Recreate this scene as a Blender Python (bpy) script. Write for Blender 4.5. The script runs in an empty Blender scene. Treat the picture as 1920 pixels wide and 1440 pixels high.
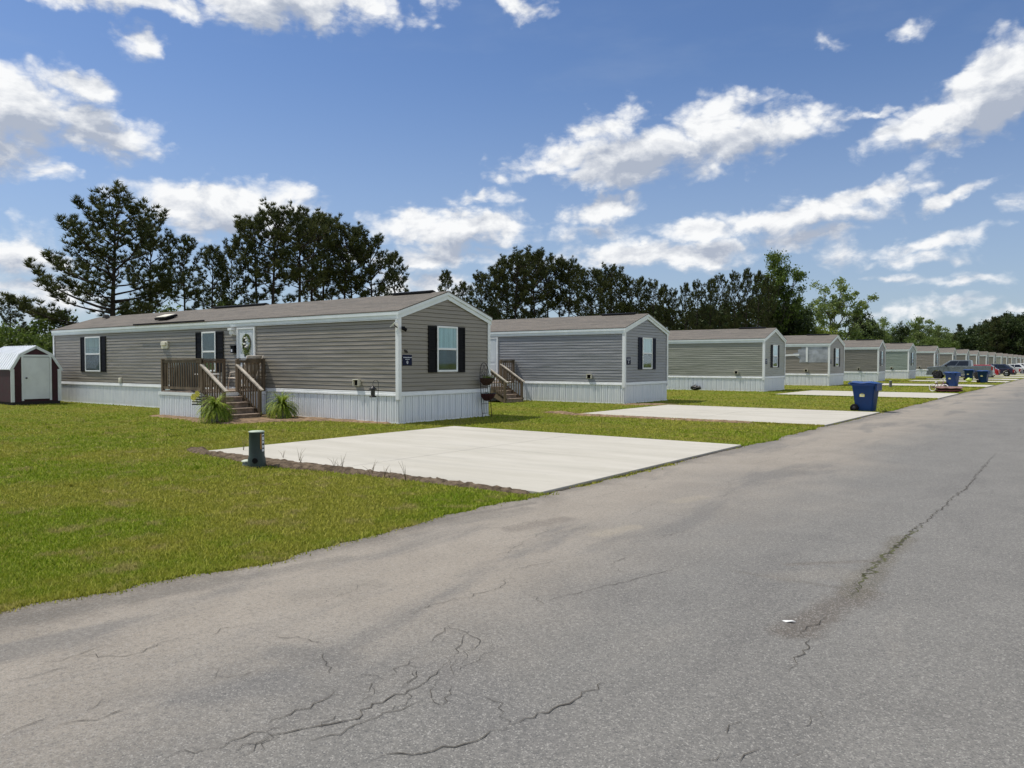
import bpy, math, random
import numpy as np
from mathutils import Vector, Matrix
R = math.radians
sc = bpy.context.scene
COL = sc.collection
rng = random.Random(7)
nrg = np.random.default_rng(11)

# ------------------------------------------------------------------ survey helpers
CAMH, FPX, HOR = 1.7, 1442.0, 680.0
def gp(px, py, z=0.0):
    d = FPX*(CAMH-z)/(py-HOR); t = (px-960)/FPX
    return (d*(.8*t-.6), d*(.6*t+.8))
def at(px, d):
    t = (px-960)/FPX
    return (d*(.8*t-.6), d*(.6*t+.8))

# ------------------------------------------------------------------ objects
def tag(o, label=None, cat=None, group=None, kind=None):
    if label: o['label'] = label
    if cat: o['category'] = cat
    if group: o['group'] = group
    if kind: o['kind'] = kind
    return o
def thing(name, label, cat, loc=(0, 0, 0), rz=0, group=None):
    o = bpy.data.objects.new(name, None); COL.objects.link(o)
    o.empty_display_size = .1
    o.location = loc; o.rotation_euler = (0, 0, rz)
    return tag(o, label, cat, group)
def kids(o): return [c for c in bpy.data.objects if c.parent == o]
def copy_tree(o, parent=None, tree=None):
    c = o.copy(); COL.objects.link(c); c.parent = parent
    for ch in kids(o): copy_tree(ch, c)
    return c

class MB:
    def __init__(s): s.v = []; s.f = []; s.m = []; s.sm = []; s.X = None
    def p(s, x, y, z):
        c = Vector((x, y, z))
        if s.X is not None: c = s.X @ c
        s.v.append((c.x, c.y, c.z)); return len(s.v)-1
    def face(s, idx, m=0, sm=False): s.f.append(tuple(idx)); s.m.append(m); s.sm.append(sm)
    def poly(s, pts, m=0, sm=False): s.face([s.p(*q) for q in pts], m, sm)
    def box(s, x0, x1, y0, y1, z0, z1, m=0):
        a = [s.p(x, y, z) for z in (z0, z1) for x, y in ((x0, y0), (x1, y0), (x1, y1), (x0, y1))]
        for q in ((3, 2, 1, 0), (4, 5, 6, 7), (0, 1, 5, 4), (1, 2, 6, 5), (2, 3, 7, 6), (3, 0, 4, 7)):
            s.face([a[i] for i in q], m)
    def beam(s, a, b, w, h, m=0, up=(0, 0, 1)):
        a = Vector(a); b = Vector(b); d = (b-a).normalized(); u = Vector(up)
        r = d.cross(u)
        if r.length < 1e-4: r = d.cross(Vector((1, 0, 0)))
        r.normalize(); u = r.cross(d)
        i = []
        for c in (a, b):
            for x, y in ((-1, -1), (1, -1), (1, 1), (-1, 1)):
                q = c+r*x*w/2+u*y*h/2; i.append(s.p(*q))
        for q in ((0, 1, 2, 3), (7, 6, 5, 4), (1, 0, 4, 5), (2, 1, 5, 6), (3, 2, 6, 7), (0, 3, 7, 4)):
            s.face([i[k] for k in q], m)
    def tube(s, pts, rad, n=6, m=0, cap=True, sm=True):
        pts = [Vector(q) for q in pts]
        if not hasattr(rad, '__len__'): rad = [rad]*len(pts)
        rings = []; ref = None
        for k, c in enumerate(pts):
            d = (pts[min(k+1, len(pts)-1)]-pts[max(k-1, 0)])
            d = d.normalized() if d.length > 1e-9 else Vector((0, 0, 1))
            if ref is None:
                ref = Vector((1, 0, 0)) if abs(d.x) < .8 else Vector((0, 1, 0))
            a = d.cross(ref); a.normalize(); b = a.cross(d); ref = b
            b = d.cross(a)
            rings.append([s.p(*(c+(a*math.cos(2*math.pi*j/n)+b*math.sin(2*math.pi*j/n))*rad[k])) for j in range(n)])
        for r0, r1 in zip(rings, rings[1:]):
            for j in range(n): s.face((r0[j], r0[(j+1) % n], r1[(j+1) % n], r1[j]), m, sm)
        if cap and n > 2:
            s.face(rings[0][::-1], m); s.face(rings[-1], m)
    def lathe(s, prof, n=20, c=(0, 0, 0), m=0, sm=True, a0=0, a1=2*math.pi, sy=1.0):
        full = abs(a1-a0-2*math.pi) < 1e-6
        cols = n if full else n+1
        g = [[s.p(c[0]+r*math.cos(a0+(a1-a0)*j/n), c[1]+sy*r*math.sin(a0+(a1-a0)*j/n), c[2]+z) for j in range(cols)] for r, z in prof]
        for r0, r1 in zip(g, g[1:]):
            for j in range(n):
                k = (j+1) % cols
                s.face((r0[j], r0[k], r1[k], r1[j]), m, sm)
    def prism(s, poly, y0, y1, m=0):
        a = [s.p(x, y0, z) for x, z in poly]; b = [s.p(x, y1, z) for x, z in poly]
        n = len(poly)
        s.face(a, m); s.face(b[::-1], m)
        for i in range(n): s.face((a[(i+1) % n], a[i], b[i], b[(i+1) % n]), m)
    def build(s, name, mats, parent=None, bevel=0, seg=2, smooth=False, recalc=True):
        me = bpy.data.meshes.new(name)
        me.from_pydata(s.v, [], s.f)
        if not isinstance(mats, (list, tuple)): mats = [mats]
        for q in mats: me.materials.append(q)
        me.polygons.foreach_set('material_index', s.m)
        me.polygons.foreach_set('use_smooth', [True]*len(s.f) if smooth else s.sm)
        if recalc:
            import bmesh
            bm = bmesh.new(); bm.from_mesh(me); bmesh.ops.recalc_face_normals(bm, faces=bm.faces); bm.to_mesh(me); bm.free()
        o = bpy.data.objects.new(name, me); COL.objects.link(o); o.parent = parent
        if bevel:
            b = o.modifiers.new('bevel', 'BEVEL'); b.width = bevel; b.segments = seg; b.limit_method = 'ANGLE'; b.angle_limit = R(35)
        return o
def np_mesh(name, verts, nper, mats, parent=None, mi=None, smooth=False):
    """verts (N*nper,3): N separate faces of nper corners each"""
    N = len(verts)//nper
    me = bpy.data.meshes.new(name)
    me.vertices.add(len(verts)); me.vertices.foreach_set('co', np.asarray(verts, np.float32).ravel())
    me.loops.add(len(verts)); me.loops.foreach_set('vertex_index', np.arange(len(verts), dtype=np.int32))
    me.polygons.add(N); me.polygons.foreach_set('loop_start', np.arange(0, len(verts), nper, dtype=np.int32))
    for q in mats: me.materials.append(q)
    if mi is not None: me.polygons.foreach_set('material_index', np.asarray(mi, np.int32))
    me.update(); me.validate()
    o = bpy.data.objects.new(name, me); COL.objects.link(o); o.parent = parent
    return o

# ------------------------------------------------------------------ node helpers
class NT:
    def __init__(s, tree): s.t = tree; s.n = tree.nodes; s.l = tree.links
    def new(s, t, **k):
        n = s.n.new(t)
        for a, b in k.items(): setattr(n, a, b)
        return n
    def put(s, n, i, v):
        if hasattr(v, 'bl_rna') and isinstance(v, bpy.types.NodeSocket): s.l.new(v, n.inputs[i])
        elif v is not None: n.inputs[i].default_value = v
    def math(s, op, a, b=None, c=None, clamp=False):
        n = s.new('ShaderNodeMath', operation=op, use_clamp=clamp)
        s.put(n, 0, a); s.put(n, 1, b); s.put(n, 2, c); return n.outputs[0]
    def vmath(s, op, a, b=None, scale=None):
        n = s.new('ShaderNodeVectorMath', operation=op); s.put(n, 0, a); s.put(n, 1, b)
        if scale is not None: s.put(n, 'Scale', scale)
        return n.outputs['Value'] if op in ('LENGTH', 'DOT_PRODUCT', 'DISTANCE') else n.outputs[0]
    def mapr(s, v, a, b, c=0.0, d=1.0, smooth=True):
        n = s.new('ShaderNodeMapRange', interpolation_type='SMOOTHSTEP' if smooth else 'LINEAR')
        s.put(n, 0, v)
        for i, q in enumerate((a, b, c, d)): s.put(n, i+1, q)
        return n.outputs[0]
    def mix(s, f, a, b, blend='MIX'):
        n = s.new('ShaderNodeMix', data_type='RGBA', blend_type=blend, clamp_factor=True)
        s.put(n, 0, f); s.put(n, 6, a); s.put(n, 7, b); return n.outputs[2]
    def noise(s, vec, scale, detail=4, rough=.55, dist=0.0, w=None):
        n = s.new('ShaderNodeTexNoise')
        if w is not None: n.noise_dimensions = '4D'; s.put(n, 'W', w)
        s.put(n, 'Vector', vec); s.put(n, 'Scale', scale); s.put(n, 'Detail', detail); s.put(n, 'Roughness', rough); s.put(n, 'Distortion', dist)
        return n.outputs
    def mapping(s, vec, loc=(0, 0, 0), rot=(0, 0, 0), scale=(1, 1, 1), typ='POINT'):
        n = s.new('ShaderNodeMapping', vector_type=typ); s.put(n, 0, vec); s.put(n, 1, loc); s.put(n, 2, rot); s.put(n, 3, scale); return n.outputs[0]
    def coord(s, w='Object'): return s.new('ShaderNodeTexCoord').outputs[w]
    def sep(s, v): n = s.new('ShaderNodeSeparateXYZ'); s.put(n, 0, v); return n.outputs
    def comb(s, x, y, z):
        n = s.new('ShaderNodeCombineXYZ'); s.put(n, 0, x); s.put(n, 1, y); s.put(n, 2, z); return n.outputs[0]
    def bump(s, h, strength, dist, normal=None):
        n = s.new('ShaderNodeBump'); s.put(n, 'Strength', strength); s.put(n, 'Distance', dist); s.put(n, 'Height', h); s.put(n, 'Normal', normal); return n.outputs[0]
def C(*c): return (c[0], c[1], c[2], 1.0)
def newmat(name):
    m = bpy.data.materials.new(name); m.use_nodes = True
    t = NT(m.node_tree); b = m.node_tree.nodes['Principled BSDF']
    return m, t, b
def M(name, col, rough=.6, var=.12, vs=3.0, bump=0.0, bs=40.0, metal=0.0, spec=.4, st=(1, 1, 1), coat=0.0):
    m, t, b = newmat(name)
    co = t.mapping(t.coord(), scale=st)
    n = t.noise(co, vs, 5, .6)[0]
    f = t.mapr(n, .3, .7)
    t.put(b, 'Base Color', t.mix(f, C(*[c*(1-var) for c in col]), C(*[min(1, c*(1+var)) for c in col])))
    t.put(b, 'Roughness', t.mapr(n, .2, .8, max(.02, rough-.08), min(1, rough+.08)))
    b.inputs['Metallic'].default_value = metal
    b.inputs['Specular IOR Level'].default_value = spec
    b.inputs['Coat Weight'].default_value = coat
    b.inputs['Coat Roughness'].default_value = .05
    if bump: t.put(b, 'Normal', t.bump(t.noise(co, bs, 4)[0], 1.0, bump))
    return m

# ------------------------------------------------------------------ materials
def siding_mat(name, col):
    m, t, b = newmat(name)
    co = t.coord(); s = t.sep(co)
    row = t.math('FLOOR', t.math('DIVIDE', t.math('SUBTRACT', s[2], .8), .1175))
    big = t.noise(t.mapping(co, scale=(.55, .55, 1.2)), 1.0, 3)[0]
    wav = t.noise(t.mapping(co, scale=(.6, .6, 5.0)), 1.0, 2, .5, w=t.math('MULTIPLY', row, 3.7))[0]
    fine = t.noise(t.mapping(co, scale=(3, 3, 60)), 1.0, 3)[0]
    c = t.mix(t.mapr(big, .3, .7), C(*[x*.94 for x in col]), C(*[x*1.05 for x in col]))
    t.put(b, 'Base Color', t.mix(t.math('MULTIPLY', t.mapr(fine, .45, .75), .25), c, C(*[x*.86 for x in col])))
    b.inputs['Roughness'].default_value = .42; b.inputs['Specular IOR Level'].default_value = .45
    n1 = t.bump(wav, 1.0, .05)
    t.put(b, 'Normal', t.bump(fine, .25, .004, n1))
    return m
SID = dict(taupe=siding_mat('siding_taupe', (.255, .23, .185)), blue=siding_mat('siding_blue_grey', (.262, .266, .268)),
           khaki=siding_mat('siding_khaki', (.29, .295, .24)), brown=siding_mat('siding_brown', (.25, .228, .185)),
           dark=siding_mat('siding_dark_taupe', (.205, .195, .16)), sage=siding_mat('siding_sage', (.25, .3, .25)),
           clay=siding_mat('siding_clay', (.25, .225, .19)))
def vinyl_white():
    m, t, b = newmat('white_vinyl')
    co = t.coord()
    n = t.noise(t.mapping(co, scale=(9, 9, .8)), 1.0, 4)[0]
    dirt = t.noise(t.mapping(co, scale=(4, 4, 4)), 1.0, 5, .65)[0]
    s = t.sep(co)
    low = t.mapr(t.math('ADD', s[2], t.math('MULTIPLY', dirt, .22)), .08, .34, 1.0, 0.0)
    c = t.mix(t.mapr(n, .3, .7), C(.70, .73, .77), C(.80, .82, .84))
    t.put(b, 'Base Color', t.mix(t.math('MULTIPLY', low, .3), c, C(.52, .48, .38)))
    b.inputs['Roughness'].default_value = .38
    t.put(b, 'Normal', t.bump(n, .6, .012))
    return m
VIN = vinyl_white()
TRIM = M('white_trim', (.78, .80, .80), .4, .05, 2.0)
FASC = M('white_fascia', (.72, .77, .78), .45, .06, 1.5)
def roof_mat():
    m, t, b = newmat('brown_shingle')
    co = t.coord()
    br = t.new('ShaderNodeTexBrick'); br.offset = .37; br.offset_frequency = 2
    t.put(br, 'Vector', co); t.put(br, 'Scale', 1.0); t.put(br, 'Brick Width', .32); t.put(br, 'Row Height', .14); t.put(br, 'Mortar Size', .006); t.put(br, 'Mortar Smooth', .3)
    t.put(br, 'Color1', C(.155, .146, .130)); t.put(br, 'Color2', C(.112, .108, .098)); t.put(br, 'Mortar', C(.085, .078, .07))
    n = t.noise(t.mapping(co, scale=(.9, 4.5, 1)), 1.0, 5, .65)[0]
    c = t.mix(t.mapr(n, .3, .72), br.outputs[0], C(.185, .166, .145))
    g = t.noise(co, 160, 2)[0]
    t.put(b, 'Base Color', t.mix(t.math('MULTIPLY', t.mapr(g, .4, .7), .4), c, C(.16, .13, .11)))
    b.inputs['Roughness'].default_value = .95; b.inputs['Specular IOR Level'].default_value = .15
    t.put(b, 'Normal', t.bump(t.math('ADD', t.math('MULTIPLY', br.outputs[1], -.6), g), .7, .01))
    return m
ROOF = roof_mat()
BLACK = M('black_paint', (.006, .006, .007), .6, .2, 6, spec=.12)
NAVY = M('navy_shutter', (.008, .012, .026), .6, .2, 6, spec=.15)
DOORW = M('door_white', (.62, .67, .69), .4, .04, 2)
DARKM = M('dark_metal', (.02, .02, .022), .4, .3, 10, metal=.3)
WOOD = M('treated_wood', (.135, .10, .064), .8, .4, 5, bump=.004, bs=18, st=(1, 1, .25))
WOODL = M('worn_wood', (.46, .41, .34), .8, .25, 4, bump=.004, bs=18)
WOODM = M('grey_wood', (.26, .20, .155), .8, .4, 6, bump=.004, bs=18)
def glass_mat():
    m = bpy.data.materials.new('window_glass'); m.use_nodes = True
    t = NT(m.node_tree); t.n.clear()
    o = t.new('ShaderNodeOutputMaterial'); mx = t.new('ShaderNodeMixShader')
    tr = t.new('ShaderNodeBsdfTransparent'); tr.inputs[0].default_value = C(.82, .9, .9)
    gl = t.new('ShaderNodeBsdfGlossy'); gl.inputs['Roughness'].default_value = .03
    gl.inputs[0].default_value = C(.9, .95, 1)
    n = t.noise(t.coord(), .9, 2)[0]; t.put(gl, 'Normal', t.bump(n, .2, .01))
    lw = t.new('ShaderNodeLayerWeight'); lw.inputs[0].default_value = .5
    t.l.new(t.math('MULTIPLY_ADD', t.math('POWER', lw.outputs['Facing'], 3.0), .45, .05), mx.inputs[0]); t.l.new(tr.outputs[0], mx.inputs[1]); t.l.new(gl.outputs[0], mx.inputs[2]); t.l.new(mx.outputs[0], o.inputs[0])
    return m
GLASS = glass_mat()
BLIND = M('curtain_pale', (.62, .68, .7), .8, .2, 2, st=(9, 9, .4))
BLINDG = M('curtain_green_grey', (.16, .22, .19), .8, .35, 2, st=(6, 6, .5))
INNER = M('room_dark', (.035, .05, .055), .7, .5, 2.5)
CREAM = M('cream_plastic', (.72, .68, .56), .5, .06, 3)
SIGN = M('navy_sign', (.008, .012, .038), .6, .15, 5, spec=.15)
SIGNW = M('sign_white', (.6, .62, .68), .5, .05, 5)

def grass_ground():
    m, t, b = newmat('lawn')
    co = t.coord()
    a = t.noise(co, .22, 5, .6)[0]; d = t.noise(co, 1.3, 5, .65)[0]; f = t.noise(co, 22, 5, .7)[0]; v = t.noise(co, 90, 3, .7)[0]
    c = t.mix(t.mapr(a, .35, .65), C(.15, .195, .019), C(.24, .225, .042))
    c = t.mix(t.mapr(d, .5, .72), c, C(.235, .205, .065))
    c = t.mix(t.mapr(f, .42, .7), c, C(.095, .112, .018))
    c = t.mix(t.math('MULTIPLY', t.mapr(v, .55, .8), .6), c, C(.27, .25, .10))
    t.put(b, 'Base Color', c); b.inputs['Roughness'].default_value = 1; b.inputs['Specular IOR Level'].default_value = .05
    t.put(b, 'Normal', t.bump(t.math('ADD', f, t.math('MULTIPLY', v, .5)), 1.0, .05))
    return m
LAWN = grass_ground()
def blade_mat(name, a, b_, c_):
    m, t, b = newmat(name)
    g = t.new('ShaderNodeNewGeometry')
    r = t.new('ShaderNodeValToRGB'); cr = r.color_ramp
    cr.elements[0].color = C(*a); cr.elements[1].color = C(*c_); e = cr.elements.new(.55); e.color = C(*b_)
    t.put(r, 0, g.outputs['Random Per Island'])
    big = t.noise(t.coord(), .30, 5, .62)[0]; sp = t.noise(t.coord(), 2.1, 4, .65)[0]
    c = t.mix(t.mapr(big, .42, .57), t.mix(.35, r.outputs[0], C(.13, .235, .013)), t.mix(.5, r.outputs[0], C(.36, .31, .065)))
    c = t.mix(t.math('MULTIPLY', t.mapr(sp, .52, .67), .65), c, C(.42, .34, .14))
    nn = t.vmath('NORMALIZE', t.vmath('ADD', t.vmath('SCALE', g.outputs['Normal'], scale=.7), (0, 0, .8)))
    t.put(b, 'Base Color', c); b.inputs['Roughness'].default_value = .6; b.inputs['Specular IOR Level'].default_value = .05; t.put(b, 'Normal', nn)
    tl = t.new('ShaderNodeBsdfTranslucent'); t.put(tl, 0, c)
    mx = t.new('ShaderNodeMixShader'); mx.inputs[0].default_value = .38
    out = t.n['Material Output']
    t.l.new(b.outputs[0], mx.inputs[1]); t.l.new(tl.outputs[0], mx.inputs[2]); t.l.new(mx.outputs[0], out.inputs[0])
    return m
BLADE = blade_mat('grass_blade', (.145, .22, .011), (.285, .335, .020), (.48, .48, .10))
STAINS = [(gp(1500, 1190), gp(1610, 1115), .22, (.105, .085, .066), .75), (gp(1600, 1120), gp(1700, 1010), .16, (.12, .105, .075), .7), (gp(1480, 1062), gp(1650, 1055), .07, (.12, .098, .075), .5),
          (gp(1380, 1075), gp(1600, 1110), .06, (.12, .108, .09), .5), (gp(1470, 1085), gp(1580, 1080), .25, (.27, .245, .205), .35), (gp(1120, 1005), gp(1190, 990), .14, (.36, .315, .24), .6), (gp(1270, 942), gp(1320, 934), .16, (.36, .315, .24), .5),
          (gp(560, 1120), gp(700, 1100), .2, (.17, .155, .13), .25), (gp(520, 1225), gp(640, 1245), .16, (.15, .142, .13), .6), (gp(330, 1320), gp(520, 1290), .2, (.15, .146, .14), .55), (gp(640, 1010), gp(990, 955), .14, (.17, .15, .125), .5), (gp(960, 995), gp(1060, 975), .18, (.16, .135, .11), .5),
          (gp(0, 1175), gp(640, 1050), .16, (.13, .118, .1), .45), (gp(700, 1000), gp(1000, 945), .1, (.12, .105, .088), .5), (gp(840, 1270), gp(1000, 1400), .3, (.155, .15, .145), .4)]
def asphalt():
    m, t, b = newmat('asphalt')
    co = t.coord(); s = t.sep(co)
    big = t.noise(t.mapping(co, scale=(.5, .16, 1)), 1.0, 5, .6)[0]
    mid = t.noise(co, 1.1, 6, .65, .6)[0]
    agg = t.new('ShaderNodeTexVoronoi'); t.put(agg, 'Vector', co); t.put(agg, 'Scale', 150.0)
    ag = t.sep(agg.outputs['Color'])[0]
    fine = t.noise(co, 140, 3, .7)[0]
    # lane wear: the left lane is dusty brown, the right stays grey
    u = t.math('ADD', s[0], t.math('MULTIPLY', t.math('SUBTRACT', big, .5), 2.6))
    u = t.math('ADD', u, t.math('MULTIPLY', t.math('SUBTRACT', t.noise(co, .33, 4)[0], .5), 2.6))
    left = t.mapr(u, -4.6, -2.1, 1.0, 0.0)
    grey = t.mix(t.mapr(mid, .3, .7), C(.168, .162, .149), C(.203, .196, .179))
    dust = t.mix(t.mapr(mid, .3, .7), C(.300, .262, .212), C(.350, .308, .252))
    c = t.mix(left, grey, dust)
    edge = t.mapr(t.math('ADD', s[0], t.math('MULTIPLY', t.math('SUBTRACT', mid, .5), .9)), -5.75, -5.1, 1.0, 0.0)
    c = t.mix(t.math('MULTIPLY', edge, .75), c, C(.115, .098, .078))
    st = t.noise(t.mapping(co, scale=(1.5, .35, 1)), .8, 5, .6, .4)[0]
    c = t.mix(t.math('MULTIPLY', t.mapr(st, .50, .66), .6), c, C(.135, .13, .122))
    c = t.mix(t.math('MULTIPLY', t.mapr(st, .28, .42, 1, 0), .35), c, C(.285, .262, .225))
    for (A, B, wd, colr, st_) in STAINS:
        ab = Vector((B[0]-A[0], B[1]-A[1], 0)); L2 = ab.length_squared
        ap = t.vmath('SUBTRACT', co, (A[0], A[1], 0))
        h = t.math('DIVIDE', t.vmath('DOT_PRODUCT', ap, tuple(ab)), L2, clamp=True)
        d_ = t.vmath('LENGTH', t.vmath('SUBTRACT', ap, t.vmath('SCALE', tuple(ab), scale=h)))
        d_ = t.math('ADD', d_, t.math('MULTIPLY', t.math('SUBTRACT', mid, .5), wd*1.6))
        c = t.mix(t.math('MULTIPLY', t.mapr(d_, wd*.25, wd, 1, 0), st_), c, C(*colr))
    k = t.math('MULTIPLY_ADD', left, -.40, .75)
    c = t.mix(t.math('MULTIPLY', t.mapr(ag, .82, .98), t.math('MULTIPLY', k, .9)), c, C(.42, .405, .37))
    gr = t.noise(co, 34, 4, .75)[0]; c = t.mix(t.math('MULTIPLY', t.mapr(gr, .5, .68), .45), c, C(.10, .098, .093)); c = t.mix(t.math('MULTIPLY', t.mapr(gr, .5, .34), .35), c, C(.36, .345, .315))
    c = t.mix(t.math('MULTIPLY', t.mapr(ag, .0, .25, 1, 0), k), c, C(.085, .085, .086))
    c = t.mix(t.math('MULTIPLY', t.mapr(fine, .35, .65), .35), c, C(.12, .118, .115))
    t.put(b, 'Base Color', c); b.inputs['Roughness'].default_value = .9; b.inputs['Specular IOR Level'].default_value = .25
    h = t.math('ADD', t.math('MULTIPLY', ag, .5), fine)
    n1 = t.bump(t.noise(co, .9, 4)[0], .5, .04)
    t.put(b, 'Normal', t.bump(h, .55, .006, n1))
    return m
ASPH = asphalt()
CRACK = M('crack_dark', (.085, .078, .067), .95, .4, 6, spec=.1)
MOSS = M('crack_moss', (.085, .088, .045), .95, .4, 6, spec=.1)
def concrete():
    m, t, b = newmat('concrete')
    co = t.coord()
    a = t.noise(t.mapping(co, scale=(.35, 1.6, 1)), 1.0, 6, .62)[0]; d = t.noise(co, 2.2, 6, .7)[0]
    br = t.noise(t.mapping(co, scale=(3, 70, 1)), 1.0, 3)[0]
    ty = t.noise(t.mapping(co, scale=(.25, 2.6, 1)), 1.0, 4, .6, .4)[0]
    c = t.mix(t.mapr(a, .3, .7), C(.43, .408, .35), C(.49, .467, .41))
    c = t.mix(t.math('MULTIPLY', t.mapr(d, .52, .75), .4), c, C(.385, .362, .305))
    c = t.mix(t.math('MULTIPLY', t.mapr(ty, .52, .68), .35), c, C(.36, .345, .30))
    sp = t.noise(co, 5.5, 3, .5)[0]; c = t.mix(t.math('MULTIPLY', t.mapr(sp, .70, .78), .45), c, C(.30, .285, .25))
    t.put(b, 'Base Color', c); b.inputs['Roughness'].default_value = .88; b.inputs['Specular IOR Level'].default_value = .2
    t.put(b, 'Normal', t.bump(t.math('ADD', br, d), .35, .006))
    return m
CONC = concrete()
JOINT = M('joint_dark', (.07, .062, .05), .95, .4, 8, spec=.1)
SOIL = M('soil', (.115, .088, .062), 1.0, .5, 9, bump=.03, bs=14, spec=.05)
SOILR = M('soil_red', (.22, .155, .10), 1.0, .4, 7, bump=.03, bs=14, spec=.05)
def bark(name, col): return M(name, col, .95, .45, 4, bump=.03, bs=9, spec=.1, st=(1, 1, .25))
BARKP = bark('pine_bark', (.040, .032, .026)); BARKD = bark('grey_bark', (.085, .075, .062))
def leafmat(name, a, b_, c_, tr=.25, rough=.55):
    m, t, b = newmat(name)
    g = t.new('ShaderNodeNewGeometry'); r = t.new('ShaderNodeValToRGB'); cr = r.color_ramp
    cr.elements[0].color = C(*a); cr.elements[1].color = C(*c_); e = cr.elements.new(.5); e.color = C(*b_)
    n = t.noise(t.coord(), .9, 3)[0]
    t.put(r, 0, t.math('ADD', t.math('MULTIPLY', g.outputs['Random Per Island'], .55), t.math('MULTIPLY', t.mapr(n, .3, .7), .45)))
    t.put(b, 'Base Color', r.outputs[0]); b.inputs['Roughness'].default_value = rough; b.inputs['Specular IOR Level'].default_value = .25
    tl = t.new('ShaderNodeBsdfTranslucent'); t.put(tl, 0, r.outputs[0])
    mx = t.new('ShaderNodeMixShader'); mx.inputs[0].default_value = tr
    t.l.new(b.outputs[0], mx.inputs[1]); t.l.new(tl.outputs[0], mx.inputs[2]); t.l.new(mx.outputs[0], t.n['Material Output'].inputs[0])
    return m
NEEDLE = leafmat('pine_needles', (.030, .044, .016), (.062, .076, .024), (.135, .135, .036), .28)
LEAFG = leafmat('leaf_green', (.05, .08, .016), (.095, .145, .026), (.17, .22, .045), .4)
LEAFD = leafmat('leaf_dark', (.018, .033, .010), (.038, .062, .016), (.085, .11, .026), .28)
LEAFY = leafmat('leaf_yellow_green', (.10, .14, .02), (.16, .21, .03), (.24, .28, .05), .4)
LEAFP = leafmat('leaf_pale', (.11, .16, .05), (.18, .24, .075), (.27, .32, .11), .42)
FERN = leafmat('fern_green', (.06, .11, .012), (.20, .29, .03), (.52, .55, .07), .35)

# ------------------------------------------------------------------ ground
def sheet(name, pts, z, m, kind='structure', hole=None):
    b = MB(); b.poly([(x, y, z) for x, y in pts]); o = b.build(name, m, recalc=False); return tag(o, kind=kind)
sheet('ground', [(-1500, -600), (1500, -600), (1500, 2400), (-1500, 2400)], 0, LAWN)
edge = []
rr = random.Random(3)
yy = -30.0; wob = 0
while yy < 620:
    wob = wob*.82+rr.uniform(-1, 1)*.05
    fl = -max(0, 4.6-yy)**1.5*.085 if yy > -6 else -max(0, 10.6)**1.5*.085
    edge.append((-5.57+wob+fl+(rr.uniform(-.02, .02) if yy < 60 else 0), yy)); yy += .12 if yy < 40 else (1.5 if yy < 120 else 12)
edge_a = np.array(edge)
def road_edge(y): return np.interp(y, edge_a[:, 1], edge_a[:, 0])
b = MB()
for (x0, y0), (x1, y1) in zip(edge, edge[1:]): b.poly([(x0, y0, .005), (3.2, y0, .005), (3.2, y1, .005), (x1, y1, .005)])
tag(b.build('road', ASPH, recalc=False), kind='structure')

HY_ = [15.16, 28.1, 45.1, 59.3, 75.8, 90.4, 107.5, 123.4, 138.2, 152, 167.4, 182, 197.8, 211.8, 226.7, 241.5, 256.5, 271.5, 286.5, 301.5, 316.5, 331.5, 346.5]
PADS = []
for i, y in enumerate(HY_):
    y0, y1 = {0: (8.12, 15.25), 1: (21.4, 28.15), 2: (40.5, 47.9), 3: (61.0, 67.6), 4: (76.2, 82.6), 5: (88.2, 94.4)}.get(i, (y-5.6, y+1.2))
    PADS.append((-13.35 if i else -13.34, -5.62, y0, y1))
def pad(i, x0, x1, y0, y1):
    b = MB(); ym = (y0+y1)/2; xm = (x0+x1)/2
    for (xa, xb) in ((x0, xm-.006), (xm+.006, x1)):
        for (ya, yb) in ((y0, ym-.006), (ym+.006, y1)): b.box(xa, xb, ya, yb, -.05, .035)
    o = b.build('driveway', CONC, bevel=.008 if i < 4 else 0)
    return tag(o, kind='structure')
for i, q in enumerate(PADS): pad(i, *q)
for i, (x0, x1, y0, y1) in enumerate(PADS[:8]):   # dark joint where the slab meets the asphalt
    b = MB(); n = 60
    for k in range(n):
        ya, yb = y0+(y1-y0)*k/n, y0+(y1-y0)*(k+1)/n
        b.poly([(x1+.002, ya, .009), (x1+.05+rr.uniform(-.02, .03), ya, .009), (x1+.05+rr.uniform(-.02, .03), yb, .009), (x1+.002, yb, .009)])
    tag(b.build('pavement_joint', JOINT, recalc=False), kind='structure')

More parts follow.
